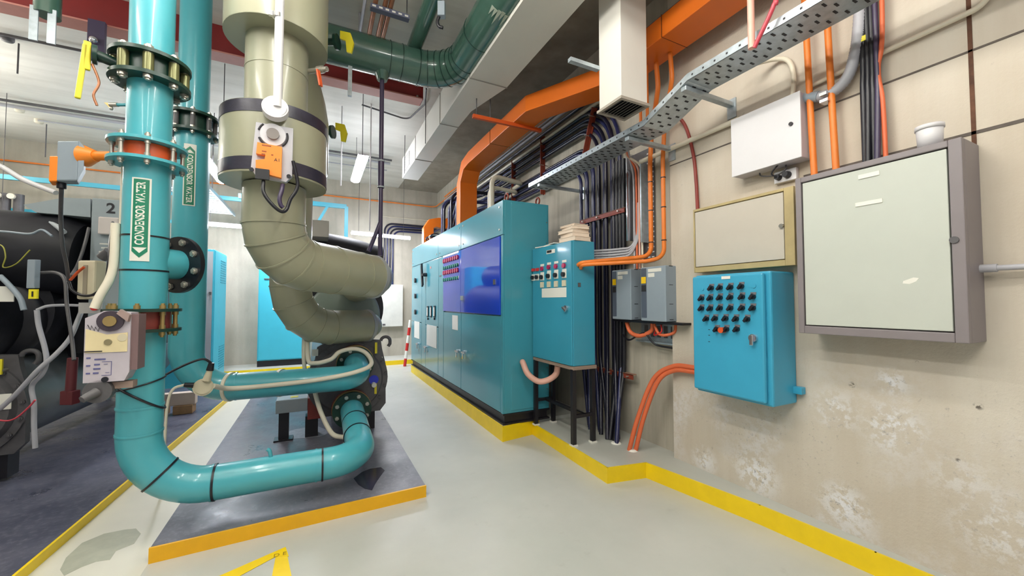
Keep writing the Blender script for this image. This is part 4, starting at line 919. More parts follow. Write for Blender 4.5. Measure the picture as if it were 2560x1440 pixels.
# orange valve with a motor
L = -rt
q = thing('motorised_valve', 'orange-red valve with a grey and orange motor box on the nearer turquoise riser', 'valve', A + V((0, 0, zo0)))
M().cyl(A + V((0, 0, zo0 + .004)), A + V((0, 0, zo1 - .004)), RR + .025, n=36).build('wafer_body', valve_o, q)
zc = (zo0 + zo1) / 2
M().cyl(A + V((0, 0, zc)) + L * .12, A + V((0, 0, zc)) + L * .36, .028, n=18).cyl(A + V((0, 0, zc)) + L * .33, A + V((0, 0, zc)) + L * .40, .034, .066, n=20).build('neck', act_o, q)
c = A + V((0, 0, zc - .045)) + L * .50
M().obox(c, L * .065, aim * .06, V((0, 0, .125))).prism([c - L * .065 + aim * .06 + V((0, 0, .125)), c - L * .10 + aim * .045 + V((0, 0, .09)), c - L * .10 + aim * .045 + V((0, 0, -.05)), c - L * .065 + aim * .06 + V((0, 0, -.125))], -aim * .1).build('motor_housing', grey_b, q, .008)
M().obox(c + L * .085 + V((0, 0, -.05)), L * .025, aim * .062, V((0, 0, .08))).build('end_cover', act_o, q, .006)
M().cyl(c + L * .04 + V((0, 0, -.12)), c + L * .04 + V((0, 0, -.16)), .022, n=14).build('cable_gland', black, q)
g0 = c + L * .04 + V((0, 0, -.16))
solo(M().tube(smoothpath([g0, D(152, 545, 2.63), D(156, 610, 2.7), D(166, 660, 2.8), D(172, 702, 2.9)]), .011, 10), 'motor_cable', grey_d, 'long dark cable hanging from the orange and grey motor box', 'cable')
L = -rgt
# brown valve with beige actuator
q = thing('motorised_valve', 'brown valve with a beige and lilac motor box low on the nearer turquoise riser', 'valve', A + V((0, 0, zb0)))
M().cyl(A + V((0, 0, zb0 + .008)), A + V((0, 0, zb1 - .008)), RR + .02, n=36).build('wafer_body', redneck, q)
c = D(266, 868, 2.10); n_ = (V((0, 0, 1.5)) - c); n_.z = 0; n_.normalize(); n_ = (Matrix.Rotation(-.35, 3, 'Z') @ n_); sx = V((-n_.y, n_.x, 0))
hz = .205
def fp(u, v, e=0.0): return c + sx * (u * .76) + V((0, 0, v * .9)) + n_ * e
M().prism([fp(-.115, -hz, -.1), fp(.10, -hz, -.1), fp(.125, -hz * .75, -.1), fp(.125, hz, -.1), (fp(-.02, hz * 1.05, -.1)), fp(-.115, hz * .85, -.1)], n_ * .10).build('motor_housing', PM('lilac_housing', (186, 178, 186), .45), q, .008)
M().prism([fp(.125, -hz * .7, -.11), fp(.165, -hz * .7, -.11), fp(.165, hz * .95, -.11), fp(.125, hz * .95, -.11)], n_ * .1).build('heat_sink', PM('mauve_side', (122, 98, 98), .5), q, .004)
M().prism([fp(-.108, -.03, 0), (fp(.112, -.03, 0)), fp(.112, .085, 0), fp(.0, .075, 0), fp(-.06, .095, 0), fp(-.108, .11, 0)], n_ * .004).build('face_label', PM('pale_yellow_label', (222, 206, 162), .5), q)
M().cyl(fp(.01, .03, .002), fp(.01, .03, .009), .016, n=16).build('label_emblem', PM('olive_dot', (130, 120, 90), .5), q)
M().cyl(fp(.085, .055, .002), fp(.085, .055, .006), .02, n=16).build('round_sticker', beige, q)
M().obox(fp(-.065, -.022, .005), sx * .035, V((0, 0, .0025)), n_ * .0015).build('label_line', ink, q)
k_ = M().cyl(fp(.02, .155, -.02), fp(.02, .155, .012), .055, n=24).build('dial_ring', PM('dial_dark', (62, 52, 62), .45), q)
M().cyl(fp(.02, .155, .01), fp(.02, .155, .02), .028, n=20).build('shaft_end', brass, k_)
M().prism([fp(.06, .20, .0), fp(.12, .15, .0), fp(.13, .19, .0), fp(.08, .225, .0)], n_ * .03).build('clamp', PM('mauve_clamp', (156, 134, 128), .5), q, .004)
for i, (u, v) in enumerate(((-.09, -.06), (-.045, -.07), (-.02, -.07), (-.09, -.105), (-.045, -.1), (-.045, -.125), (-.09, -.15), (-.05, -.15))):
    M().obox(fp(u, v, .0008), sx * (.008 + .003 * (i % 3)), V((0, 0, .004)), n_ * .001).build('print_mark', PM('print_blue', (92, 92, 140), .5) if i == 0 else MATS['print_blue'], q)
m = M()
for (u0, v0, u1, v1) in ((-.02, -.085, .03, -.085), (.03, -.085, .03, -.165), (-.02, -.165, .03, -.165), (-.01, -.1, .01, -.1), (0, -.15, .02, -.15)): m.bar(fp(u0, v0, .001), fp(u1, v1, .001), .002, .002, n_)
m.build('wiring_diagram', MATS['print_blue'], q)
m = M(); pen = [(-.10, .135), (-.085, .105), (-.08, .13), (-.065, .10), (-.06, .122), (-.045, .095), (-.04, .115), (-.02, .11), (0, .108)]
m.tube([fp(u, v, .002) for u, v in pen], .0018, 6).build('pen_scribble', ink, q)
M().cyl(fp(.0, -.19, -.02), fp(.0, -.19, .008), .014, n=14).build('cable_gland', black, q)
M().cyl(fp(-.04, -.26, -.05), fp(-.04, -.26, .0), .06, n=20).cyl(fp(-.04, -.26, .0), fp(-.09, -.29, .05), .025, .018, n=14).build('hand_wheel', grey_d, q)
M().bar(A + V((0, 0, 1.386)) + L * .1, fp(.02, .155, -.08), .04, .04).build('drive_shaft', PM('shaft_brown', (90, 50, 44), .5), q)
M().obox(fp(.03, -.235, -.06), sx * .08, V((0, 0, .018)), n_ * .03).build('mounting_bracket', PM('bracket_tan', (150, 128, 116), .5), q)

# ---- second condenser pipe
BX, BY, BR = -.98, 4.25, .112
B = V((BX, BY, 0)); zs_ = lambda py: zat(481, py, BY)
r = thing('condenser_water_pipe', 'turquoise water pipe behind the nearer one, its green label reading downwards', 'pipe', (BX, BY, .6))
z0, z1 = 2.95, 3.10
M().cyl(B + V((0, 0, z1 + .01)), B + V((0, 0, ZT)), BR, n=32).build('upper_riser', teal, r)
run2 = fillet([B + V((0, 0, z0 - .01)), B + V((0, 0, .745)), (.40, 4.17, .755), (.388, 4.50, .84)], [.34, .17], 14)
M().tube(run2, [BR + .012] * 3 + [BR + .006] * (len(run2) - 3), 32).build('lower_run', teal, r)
flange(r, B + V((0, 0, z1)), (0, 0, 1), .185, .022, dgreen, BR - .02, 8, .018, .018, HEX, True, .155)
flange(r, B + V((0, 0, z0)), (0, 0, 1), .185, .022, dgreen, BR - .02, 8, .018, .018, HEX, True, .155)
flange(r, (.388, 4.49, .838), (0, -1, -.1), .185, .02, dgreen, .08, 8, .018, .018, HEX, False, .152, .39)
for p, d in (((BX, BY, 1.12), (0, 0, 1)), ((-.05, 4.2, .752), (1, 0, 0)), ((-.62, 4.235, .75), (1, 0, 0))):
    d = V(d); M().ring(V(p) - d * .006, V(p) + d * .006, BR + .012, BR - .02, 32).build('weld_bead', teal, r)
for x in (-.66, -.28): M().ring((x - .012, 4.23, .75), (x + .012, 4.22, .75), BR + .014, BR - .02, 28).build('strap', cream, r)
wrap_label(r, BX, BY, BR + .013, zs_(522), zs_(372), math.atan2(-BY, -BX) - .12 + .0, .085, 'CONDENSOR WATER', False)
q = thing('butterfly_valve', 'dark green valve in the rear turquoise riser', 'valve', B + V((0, 0, z0)))
M().cyl(B + V((0, 0, z0 + .012)), B + V((0, 0, z1 - .012)), BR + .02, n=32).build('wafer_body', dgreen, q)
for k in range(8):
    a = 2 * math.pi * k / 8 + .2; p = B + V((math.cos(a), math.sin(a), 0)) * .152
    M().cyl(p + V((0, 0, z0 + .012)), p + V((0, 0, z1 - .012)), .018, n=12).build('lug', grey_d, q)
# beige sensor head, its conduit and hoses
c = D(508, 968, 3.14)
q = thing('sensor_box', 'round cream junction box with black plugs beside the bend of the rear turquoise pipe', 'junction box', c)
n2 = (V((0, 0, 1.5)) - c).normalized()
M().cyl(c - n2 * .05, c, .068, n=24).cyl(c, c + n2 * .008, .055, n=24).build('housing', beige, q)
M().cyl(c + V((.02, 0, .05)), c + V((.04, 0, .13)), .03, .02, n=16).build('neck', beige, q)
M().cyl(c + V((.04, 0, .13)), c + V((.05, 0, .19)), .026, .02, n=16).build('plug', black, q)
M().cyl(c + V((-.06, 0, .02)), c + V((-.12, 0, .03)), .022, .018, n=16).build('plug', black, q)
solo(M().tube(smoothpath([c + V((.05, 0, .19)), c + V((-.02, -.02, .225)), c + V((-.2, -.06, .14)), c + V((-.4, -.06, -.02)), D(400, 995, 3.0)]), .009, 8), 'sensor_lead', black, 'black lead arching from the round cream junction box', 'cable')
solo(M().tube(smoothpath([c + V((-.12, 0, .03)), c + V((-.19, 0, .0)), c + V((-.22, 0, -.12)), c + V((-.23, .0, -.4)), c + V((-.24, .0, .008 - c.z))]), .010, 8), 'sensor_lead', cream, 'cream lead dropping from the round cream junction box to the plinth', 'cable')
solo(M().tube(smoothpath([c + V((.06, .02, .0)), (-.62, 4.105, .755), (-.2, 4.075, .765), (.12, 4.05, .79), (.36, 4.04, .83), (.50, 4.12, .88), (.47, 4.28, .97), (.36, 4.3, 1.02), (.22, 4.28, 1.0), (.14, 4.27, .93), (.0, 4.29, .90), (-.06, 4.33, .95), (-.07, 4.4, 1.3)]), .021, 12), 'cream_hose', cream, 'cream hose strapped along the rear turquoise pipe and looping over its flange', 'hose')
solo(M().tube(smoothpath([(.0, 4.40, .62), (.06, 4.30, .42), (.16, 4.15, .24), (.28, 4.05, .21), (.235, 3.9, .17), (.20, 3.7, .2)]), .022, 12), 'cream_hose', cream, 'cream hose dropping beside the lower green flange to the floor run', 'hose')
solo(M().tube([A + V((0, 0, 2.34)) + L * .112 - aim * .09, A + V((0, 0, 1.9)) + L * .112 - aim * .09, ], .013, 12), 'cream_conduit', cream, 'white upright conduit close to the label riser, under the teal flange', 'conduit')
solo(M().tube(smoothpath([A + V((0, 0, 1.97)) + L * .135, A + V((0, 0, 1.75)) + L * .136, A + V((0, 0, 1.64)) + L * .15, A + V((0, 0, 1.53)) + L * .19, A + V((0, 0, 1.46)) + L * .21]), .022, 12), 'cream_conduit', cream, 'bent cream conduit running down beside the nearer turquoise riser', 'conduit')

# ---- olive insulated pipes
OY = 3.29; OX = P(694, 170, y=OY).x; zo = lambda py: zat(690, py, OY)
O_ = V((OX, OY, 0)); OR = .20
r = thing('insulated_pipe', 'large olive insulated pipe coming down and bending towards the chiller, nearest the camera', 'pipe', (OX, OY, 1.6))
E1 = D(932, 690, 3.72); E1.z = 1.735
dirE = V((E1.x - OX, E1.y - OY, 0)).normalized()
zE = 1.80
pth = fillet([O_ + V((0, 0, zo(470))), O_ + V((0, 0, zE)), E1], [.52], 4)
M().tube(pth, OR, 40).build('elbow_section', olive, r)
for i in (1, 2, 3, 4, 5):
    p = pth[i]; d = (pth[min(i + 1, len(pth) - 1)] - pth[i - 1]).normalized(); M().ring(p - d * .006, p + d * .006, OR + .006, OR - .02, 40).build('lap_seam', olive, r)
for f_ in (.35, .75): p = pth[-2].lerp(E1, f_); M().ring(p - dirE * .005, p + dirE * .005, OR + .005, OR - .02, 40).build('lap_seam', olive, r)
M().tube(fillet([E1 - dirE * .02, E1 + dirE * .03, (E1.x - .06, 4.95, 1.66)], [.1], 8), OR - .03, 32).build('chiller_inlet', olive, r)
M().ring(E1 - dirE * .03, E1 + dirE * .008, OR + .006, OR - .06, 40).build('end_collar', PM('bluish_collar', (150, 152, 152), .4), r)
M().cyl(O_ + V((0, 0, zo(320))), O_ + V((0, 0, zo(100))), OR, n=40).build('upper_riser', olive, r)
M().drum(O_ + V((0, 0, zo(112))), .33, ZT - zo(112), OR - .02).build('upper_jacket', olive, r)
zt, zb = zo(303), zo(466)
M().drum(O_ + V((0, 0, zb)), .335, zt - zb, OR - .02).build('valve_jacket', olive, r)
for za, zb_ in ((zt - .085, zt - .005), (zb + .015, zb + .10)): M().ring(O_ + V((0, 0, za)), O_ + V((0, 0, zb_)), .338, .32, 48).build('black_band', band, r)
for z in (zo(190), ): M().ring(O_ + V((0, 0, z)), O_ + V((0, 0, z + .008)), OR + .003, OR - .02, 40).build('lap_seam', olive, r)
# actuator on the jacket
yf = OY - .345
def af(px, py, e=0.0): p = P(px, py, y=yf); return p + V((0, -e, 0))
q = thing('damper_actuator', 'grey and orange valve actuator with a round dial on the olive jacket', 'actuator', af(683, 380))
M().prism([af(640, 305), af(733, 321), af(730, 440), af(715, 455), af(640, 440), af(627, 420)], (0, .04, 0)).build('back_plate', PM('actuator_grey', (186, 184, 190), .45), q, .004)
M().prism([af(645, 360), af(706, 372), af(704, 448), af(641, 432), af(641, 404), af(663, 402), af(665, 392), af(642, 388)], (0, -.035, 0)).build('motor_housing', act_o, q, .005)
c = af(683, 338); dl = M().cyl(c, c - V((0, .012, 0)), .072, n=30).build('dial', PM('dial_white', (206, 204, 208), .4), q)
M().cyl(c - V((0, .012, 0)), c - V((0, .03, 0)), .036, n=24).build('shaft_clamp', PM('shaft_grey', (128, 120, 116), .4), dl)
m = M()
for a0, a1 in ((2.3, 2.9), (3.5, 4.1), (5.4, 6.6)):
    m.tube([c + V((math.cos(t) * .082, -.004, math.sin(t) * .082)) for t in [a0 + (a1 - a0) * i / 8 for i in range(9)]], .006, 8)
m.build('scale_marks', ink, q)
for px, py in ((629, 424), (722, 441)): cc = af(px, py, .001); M().cyl(cc, cc - V((0, .006, 0)), .013, n=14).build('screw_hole', black, q)
cc = af(657, 436, .036); M().box((cc.x - .035, cc.y, cc.z - .045), (cc.x + .04, cc.y - .02, cc.z + .02)).build('plug', ink_b, q)
vs, fs = text_mesh('A1', .03); cc = af(694, 405, .0362); M().add([cc + V((v.x, 0, v.y)) for v in vs], fs).build('lettering', ink, q)
m = M()
for (px, py, w) in ((668, 369, .05), (662, 383, .025), (660, 390, .02), (682, 392, .012)): cc = af(px, py, .0355); m.box((cc.x - w / 2, cc.y - .0005, cc.z - .004), (cc.x + w / 2, cc.y + .001, cc.z + .004))
m.build('printed_lines', PM('orange_print', (150, 70, 24), .5), q)
p0 = af(660, 455, .03)
solo(M().tube(smoothpath([p0, p0 + V((.005, -.02, -.08)), p0 + V((.05, -.03, -.15)), p0 + V((.10, -.02, -.19)), p0 + V((.13, .0, -.17)), p0 + V((.15, .01, -.1)), p0 + V((.19, .02, .0)), af(733, 405, .02)]), .011, 10), 'actuator_cable', black, 'black cable looped under the actuator on the olive jacket', 'cable')
solo(M().tube(smoothpath([af(707, 462), af(705, 480, .03), af(700, 500, .04), af(703, 516, .04), af(709, 522, .035)]), .013, 10), 'actuator_cable', purple, 'short dark cable hanging behind the looped one under the actuator', 'cable')
# white conduit and round box
q = thing('conduit', 'white upright conduit with a round box, in front of the olive pipe', 'conduit', af(690, 250))
c = af(690, 277, .06)
M().cyl(P(694, 268, y=yf - .06), V((P(694, 268, y=yf - .06).x, yf - .06, ZT)), .026, n=18).build('pipe', white, q)
M().cyl(c + V((0, .05, -.01)), c, .075, n=28).cyl(c, c - V((0, .012, 0)), .065, n=28).build('round_box', white, q)
M().ring(P(694, 35, y=yf - .06), P(694, 45, y=yf - .06), .031, .02, 16).box(P(676, 33, y=yf - .06) - V((.01, .01, .015)), P(676, 33, y=yf - .06) + V((.05, .01, .015))).build('saddle', chrome, q)
# second olive pipe
QY = 4.2; QX = P(727, 700, y=QY).x; QR = .172; Q = V((QX, QY, 0)); zq = lambda py: zat(735, py, QY)
r = thing('insulated_pipe', 'lower olive insulated pipe bending to the chiller behind and below the larger one', 'pipe', (QX, QY, 1.2))
E2 = D(918, 808, 4.35); E2.z = 1.235
pth = fillet([Q + V((0, 0, ZT)), Q + V((0, 0, 1.245)), E2], [.40], 4)
M().tube(pth, QR, 36).build('elbow_section', olive, r)
dE = (E2 - pth[-2]).normalized()
for i in (1, 2, 3, 4, 5):
    p = pth[i]; d = (pth[min(i + 1, len(pth) - 1)] - pth[i - 1]).normalized(); M().ring(p - d * .005, p + d * .005, QR + .006, QR - .02, 36).build('lap_seam', olive, r)
M().ring(Q + V((0, 0, zq(700))), Q + V((0, 0, zq(702))), QR + .005, QR - .02, 36).build('lap_seam', olive, r)
M().ring(E2 - dE * .03, E2 + dE * .008, QR + .006, QR - .06, 36).build('end_collar', MATS['bluish_collar'], r)
M().tube(fillet([E2 - dE * .02, E2 + dE * .03, (E2.x - .08, 4.95, 1.22)], [.08], 8), QR - .03, 28).build('chiller_outlet', olive, r)
M().lathe(Q + V((0, 0, zq(430))), (0, 0, 1), [(QR, 0), (.29, .0), (.30, .01), (.30, zq(300) - zq(430)), (.27, zq(250) - zq(430)), (.21, zq(190) - zq(430)), (QR, zq(175) - zq(430))], 40).build('valve_jacket', olive, r)
# small valves on the olive pipes
q = thing('ball_valve', 'small brass ball valve with an orange handle beside the olive riser', 'valve', D(800, 175, 2.85))
a, b = O_ + V((OR, -.02, zo(163))), D(818, 172, 2.9)
M().cyl(a, b, .018, n=14).cyl(a.lerp(b, .5), a.lerp(b, .8), .026, n=14).build('valve_body', steel, q)
M().bar(D(795, 175, 2.85), D(802, 215, 2.84), .03, .012).build('handle', valve_o, q)
def lever_valve(px, py, w, lab):
    c = D(px, py, w); q = thing('lever_valve', lab, 'valve', c)
    M().cyl(c - rt * .10, c + rt * .02, .03, n=16).cyl(c + rt * .0, c + rt * .025, .065, n=20).build('valve_body', dgreen, q)
    M().prism([c + rt * .05 + V((0, 0, .09)), c + rt * .14 + V((0, 0, .07)), c + rt * .17 + V((0, 0, -.02)), c + rt * .15 + V((0, 0, -.11)), c + rt * .11 + V((0, 0, -.10)), c + rt * .10 + V((0, 0, .0)), c + rt * .05 + V((0, 0, .02))], fw * -.02).build('lever', ylever, q, .005)
lever_valve(838, 105, 3.45, 'green valve with a yellow lever in front of the big green pipe')
lever_valve(828, 330, 4.0, 'green valve with a yellow lever behind the olive jacket')

# ---- green pipe
GZ = 3.95; GR = .178
g0 = D(900, 130, 3.95); GY = g0.y; GZ = g0.z
gx = P(1200, 92, z=GZ).x
r = thing('green_pipe', 'big dark green clad pipe bending under the ceiling towards the camera', 'pipe', (gx, GY, GZ))
pth = fillet([(-.2, GY, GZ), (gx, GY, GZ), (gx, -1.0, GZ)], [.42], 12)
M().tube(pth, GR, 40).build('cladding', greenp, r)
for i in range(1, 14, 2):
    p = pth[i]; d = (pth[i + 1] - pth[i - 1]).normalized(); M().ring(p - d * .004, p + d * .004, GR + .004, GR - .02, 40).build('lap_seam', dgreen, r)
for x in (gx - .72, gx - .6): M().ring((x, GY, GZ), (x + .007, GY, GZ), GR + .004, GR - .02, 40).build('lap_seam', dgreen, r)
for k in range(3): M().ring((gx, GY - .8 - .9 * k, GZ), (gx, GY - .807 - .9 * k, GZ), GR + .004, GR - .02, 40).build('lap_seam', dgreen, r)
m = M(); random.seed(5)
for k in range(12):
    a = -.3 - k * .17; y = GY - 1.35 + .03 * random.random(); h = .08 + .1 * random.random()
    m.prism([(gx + math.cos(a) * (GR + .004), y, GZ + math.sin(a) * (GR + .004)), (gx + math.cos(a - .17) * (GR + .004), y, GZ + math.sin(a - .17) * (GR + .004)), (gx + math.cos(a - .1) * (GR + .006), y + h, GZ + math.sin(a - .1) * (GR + .006))], (0, 0, .002))
m.build('torn_wrap', PM('torn_wrap', (150, 160, 144), .6), r)
x = P(955, 215, y=GY).x
M().cyl((x, GY, GZ - GR - .06), (x, GY, GZ - GR + .03), .05, .085, n=20).build('drain_boss', greenp, r)
sx_ = P(1062, 50, z=4.22).x
solo(M().tube([(sx_, 4.2, 4.22), (sx_, -.5, 4.22)], .075, 24), 'green_pipe', greenp, 'thin dark green pipe running beside the bend of the big green one', 'pipe')
r = thing('drain_pipe', 'dark purple drain pipe dropping from the big green pipe to the chiller', 'pipe', (x, GY, 1.9))
zz = lambda py: zat(956, py, GY)
M().cyl((x, GY, zz(640)), (x, GY, GZ - GR - .05), .022, n=16).build('pipe', purple, r)
M().tube(smoothpath([(x, GY, zz(555)), (x - .05, GY, zz(590)), (x - .11, GY, zz(630))]), .02, 14).build('side_branch', purple, r)
M().cyl((x, GY, zz(470)), (x, GY, zz(405)), .031, n=18).build('coupling', purple, r)
for py in (405, 470): M().ring((x, GY, zz(py)), (x, GY, zz(py) + .014), .035, .02, 18).build('coupling_ring', grey_l, r)
# hangers under the green pipe
for k, (px, lab) in enumerate(((875, 'thin threaded hanger hanging below the big green pipe beside the olive riser'),)):
    xx = P(px, 190, y=GY).x
    solo(M().box((xx - .018, GY - .02, zz(258)), (xx + .018, GY + .02, GZ - GR + .01)), 'pipe_hanger', galv, lab, 'hanger')
# pipes on a strut, top
r = thing('strut_hanger', 'grey slotted strut carrying three copper pipes under the ceiling', 'hanger', P(975, 35, z=4.25))
a, b = P(926, 14, z=4.25), P(1022, 46, z=4.25); b.y = a.y
M().box((a.x, a.y - .03, 4.22), (b.x, a.y + .03, 4.26)).build('channel', PM('strut_blue_grey', (92, 96, 116), .45), r)
for k in range(6): xx = a.x + (b.x - a.x) * (k + .5) / 6; M().box((xx - .016, a.y - .032, 4.232), (xx + .016, a.y - .029, 4.248)).build('slot', label_w, r)
for xx in (b.x - .02,): M().cyl((xx, a.y, 4.25), (xx, a.y, ZT), .006, n=8).build('rod', grey_d, r)
for k, f_ in enumerate((.12, .36, .5)):
    xx = a.x + (b.x - a.x) * f_
    solo(M().tube([(xx, a.y - 2.2, 4.285), (xx, a.y + 1.2, 4.285)], .022, 12), 'copper_pipe', copper, ['copper pipe on the strut, nearest the olive riser', 'copper pipe on the strut, the middle one of three', 'copper pipe on the strut, nearest the green bend'][k], 'pipe', 'copper pipes on the strut')
xx = P(908, 30, z=4.3).x; solo(M().tube([(xx, a.y - 2.2, 4.3), (xx, a.y + .5, 4.3), (xx, a.y + .5, ZT)], .016, 10), 'grey_conduit', greypvc, 'thin pale conduit beside the three copper pipes', 'conduit')
c = D(1104, 25, 3.3)
q = thing('pipe_bracket', 'grey strap bracket with a black rubber loop between the green pipes', 'bracket', c)
M().obox(c, rt * .03, fw * .03, up * .06).build('bracket_body', grey_b, q, .004)
M().tube(smoothpath([c - up * .05 - rt * .02, c - up * .10 - rt * .035, c - up * .14 - rt * .02, c - up * .15 + rt * .01]), .014, 10).build('rubber_loop', black, q)
# ------------------------------------------------------------------ chillers
def chiller(ox, lab, num):
    r = thing('chiller', lab, 'chiller', (ox + .3, 6.3, .086))
    T = lambda x, y, z: V((x + ox, y, z))
    M().cyl(T(.33, 4.72, .66), T(.33, 8.3, .66), .385, n=44).build('condenser_shell', PM('condenser_grey', (104, 110, 114), .4, var=.15, scale=3) if num == 1 else MATS['condenser_grey'], r)
    poly = [(-.03, .70), (.02, 1.02), (.16, 1.09), (.60, 1.075), (.66, 1.07), (.675, .97), (.715, .80), (.72, .36), (.66, .285), (.05, .285), (-.02, .36)]
    M().prism([T(x, 4.62, z) for x, z in poly], (0, .06, 0)).build('tube_sheet', grey_d, r, .01)
    lug = M(); lug.tube([T(.665 + .05 - math.cos(t) * .05, 4.65, 1.055 + math.sin(t) * .045) for t in [math.pi * i / 10 for i in range(11)]] + [T(.765, 4.65, 1.02), T(.745, 4.65, .99)], .018, 10); lug.build('lifting_lug', grey_d, r)
    cv = M().cyl(T(.33, 4.63, .66), T(.33, 4.545, .66), .37, .33, n=44).ring(T(.33, 4.625, .66), T(.33, 4.595, .66), .405, .33, 44).build('end_cover', grey_d, r)
    for k in range(18):
        a = 2 * math.pi * k / 18 + .1; inst(HEXD, 'bolt', cv, frame(T(.33 + math.cos(a) * .383, 4.595, .66 + math.sin(a) * .383), (0, -1, 0), None, (.018, .018, .018)))
    for (x, z, yy) in ((.345, .40, 4.34), (.388, .845, 4.51)):
        M().cyl(T(x, 4.6, z), T(x, yy + .03, z), .15, n=28).ring(T(x, yy + .09, z), T(x, yy + .06, z), .19, .12, 32).build('nozzle', redneck, r)
        M().ring(T(x, yy + .045, z), T(x, yy + .005, z), .188, .1, 36).build('coupling_ring', brass, r)
    for (x, z) in ((.60, .96), (.60, .52)):
        M().cyl(T(x, 4.62, z), T(x, 4.55, z), .014, n=12).build('drain_cock', steel, r)
        M().obox(T(x, 4.55, z + .03), (.012, 0, 0), (0, .008, 0), (0, 0, .06)).build('yellow_handle', ylever, r)
    if num == 1:
        M().cyl(T(.58, 4.6, .645), T(.58, 4.54, .645), .05, n=20).build('blue_cap', blue, r)
        M().cyl(T(.58, 4.56, .60), T(.58, 4.51, .59), .025, n=16).build('sight_plug', label_w, r)
        M().box(T(.62, 4.612, .78), T(.68, 4.62, .88)).build('tag', label_w, r)
        M().box(T(-.03, 4.612, .93), T(.03, 4.62, 1.0)).build('tag', label_w, r)
    # evaporator
    M().cyl(T(.28, 4.93, 1.42), T(.28, 8.2, 1.42), .45, n=44).build('evaporator_shell', insul, r)
    M().lathe(T(.30, 4.935, 1.34), (0, -1, 0), [(.39, 0), (.385, .05), (.36, .07), (0, .075)], 44).build('evaporator_head', grey_sh if num == 1 else insul, r)
    # compressor
    m = M().tube(smoothpath([T(-.35, 5.5, 2.06), T(-.2, 5.5, 2.10), T(.3, 5.5, 2.05), T(.62, 5.5, 1.97), T(.75, 5.5, 1.95)]), .29, 26); m.build('compressor', insul, r)
    M().tube([T(.28, 5.3, 1.9), T(.3, 7.6, 2.0)], .25, 24).build('motor', insul, r)
    for x in (-.02, .55):
        for y in (4.66, 8.0): M().box(T(x - .06, y, .086), T(x + .06, y + .14, .30)).build('foot', blacks, r)
    return r
r1 = chiller(0, 'chiller joined to the olive pipes, with black insulated barrel and grey end plate', 1)
M().box((-.345, 4.6, .375), (-.06, 4.9, .50)).build('terminal_box', grey_l, r1, .005)
M().box((-.34, 4.605, .50), (-.06, 4.895, .505)).build('box_lid', PM('box_lid', (186, 190, 196), .4), r1)
M().box((-.22, 4.68, .506), (-.15, 4.75, .508)).build('yellow_label', label_y, r1)
M().box((-.06, 4.6, .28), (.1, 4.75, .5)).build('support_bracket', redneck, r1, .005)
lg = M().box((-.32, 4.66, .088), (-.23, 4.74, .375)).build('leg', blacks, r1); M().box((-.36, 4.63, .086), (-.19, 4.77, .10)).build('foot_plate', blacks, lg)
M().box((-.30, 4.9, 2.23), (.12, 5.5, 2.42)).build('starter_box', PM('starter_box', (176, 170, 162), .5), r1, .006)
solo(M().tube(smoothpath([(-.09, 4.35, 1.32), (-.10, 4.36, 1.05), (-.09, 4.36, .86), (-.06, 4.4, .72)]), .018, 10), 'cream_conduit', cream, 'cream conduit dropping behind the rear turquoise run, under the olive elbow', 'conduit')

r2 = chiller(-2.80, 'chiller at the picture edge with dark insulated barrels, grey panel and number 2', 2)
# its panel with the number
yp = 4.85
xa, xb_ = P(226, 600, y=yp).x, P(316, 600, y=yp).x; zt = P(270, 498, y=yp).z
pn = M().box((xa, yp, .95), (xb_ + .12, yp + .35, zt)).build('control_panel', PM('panel_grey', (150, 160, 164), .45), r2, .006)
vs, fs = text_mesh('2', .13, 'CENTER', .003); c = P(277, 522, y=yp - .002)
M().add([c + V((v.x, 0, v.y)) for v in vs], fs).build('number_mark', ink, pn)
c = P(277, 564, y=yp); M().box((c.x - .07, yp - .05, c.z - .09), (c.x + .07, yp, c.z + .07)).build('cable_entry_box', PM('entry_box', (206, 196, 190), .5), pn, .01)
m = M()
for k, (u, w) in enumerate(((0, .09), (.03, .07), (-.035, .1))): c = P(266, 610 + 10 * k, y=yp); m.box((c.x - w / 2, yp - .002, c.z - .006), (c.x + w / 2, yp, c.z + .006))
m.build('print_lines', label_w, pn)
a = [P(58, 512, y=yp), P(160, 494, y=yp), P(226, 497, y=yp), P(226, 543, y=yp), P(90, 531, y=yp)]
M().prism(a, (0, .5, 0)).build('canopy', MATS['panel_grey'], r2, .004)
# bulky dark barrels of that chiller
M().tube([(-3.6, 5.05, 1.98), (-2.05, 5.05, 1.93), (-1.92, 5.05, 1.92)], [.36, .36, .30], 30).build('insulated_barrel', insul, r2)
M().cyl((-2.72, 4.52, 1.36), (-2.72, 5.0, 1.36), .47, .50, n=40).build('black_end_cap', insul, r2)
M().box((-2.15, 5.3, .95), (-1.72, 8.0, 2.3)).build('insulated_casing', insul, r2, .05)
c = P(10, 735, y=4.5); M().box((c.x - .12, 4.505, c.z - .06), (c.x + .05, 4.515, c.z + .06)).build('tag', label_w, r2)
c = P(8, 1005, y=4.53); M().box((c.x - .10, 4.535, c.z - .06), (c.x + .04, 4.542, c.z + .06)).build('tag', label_w, r2)
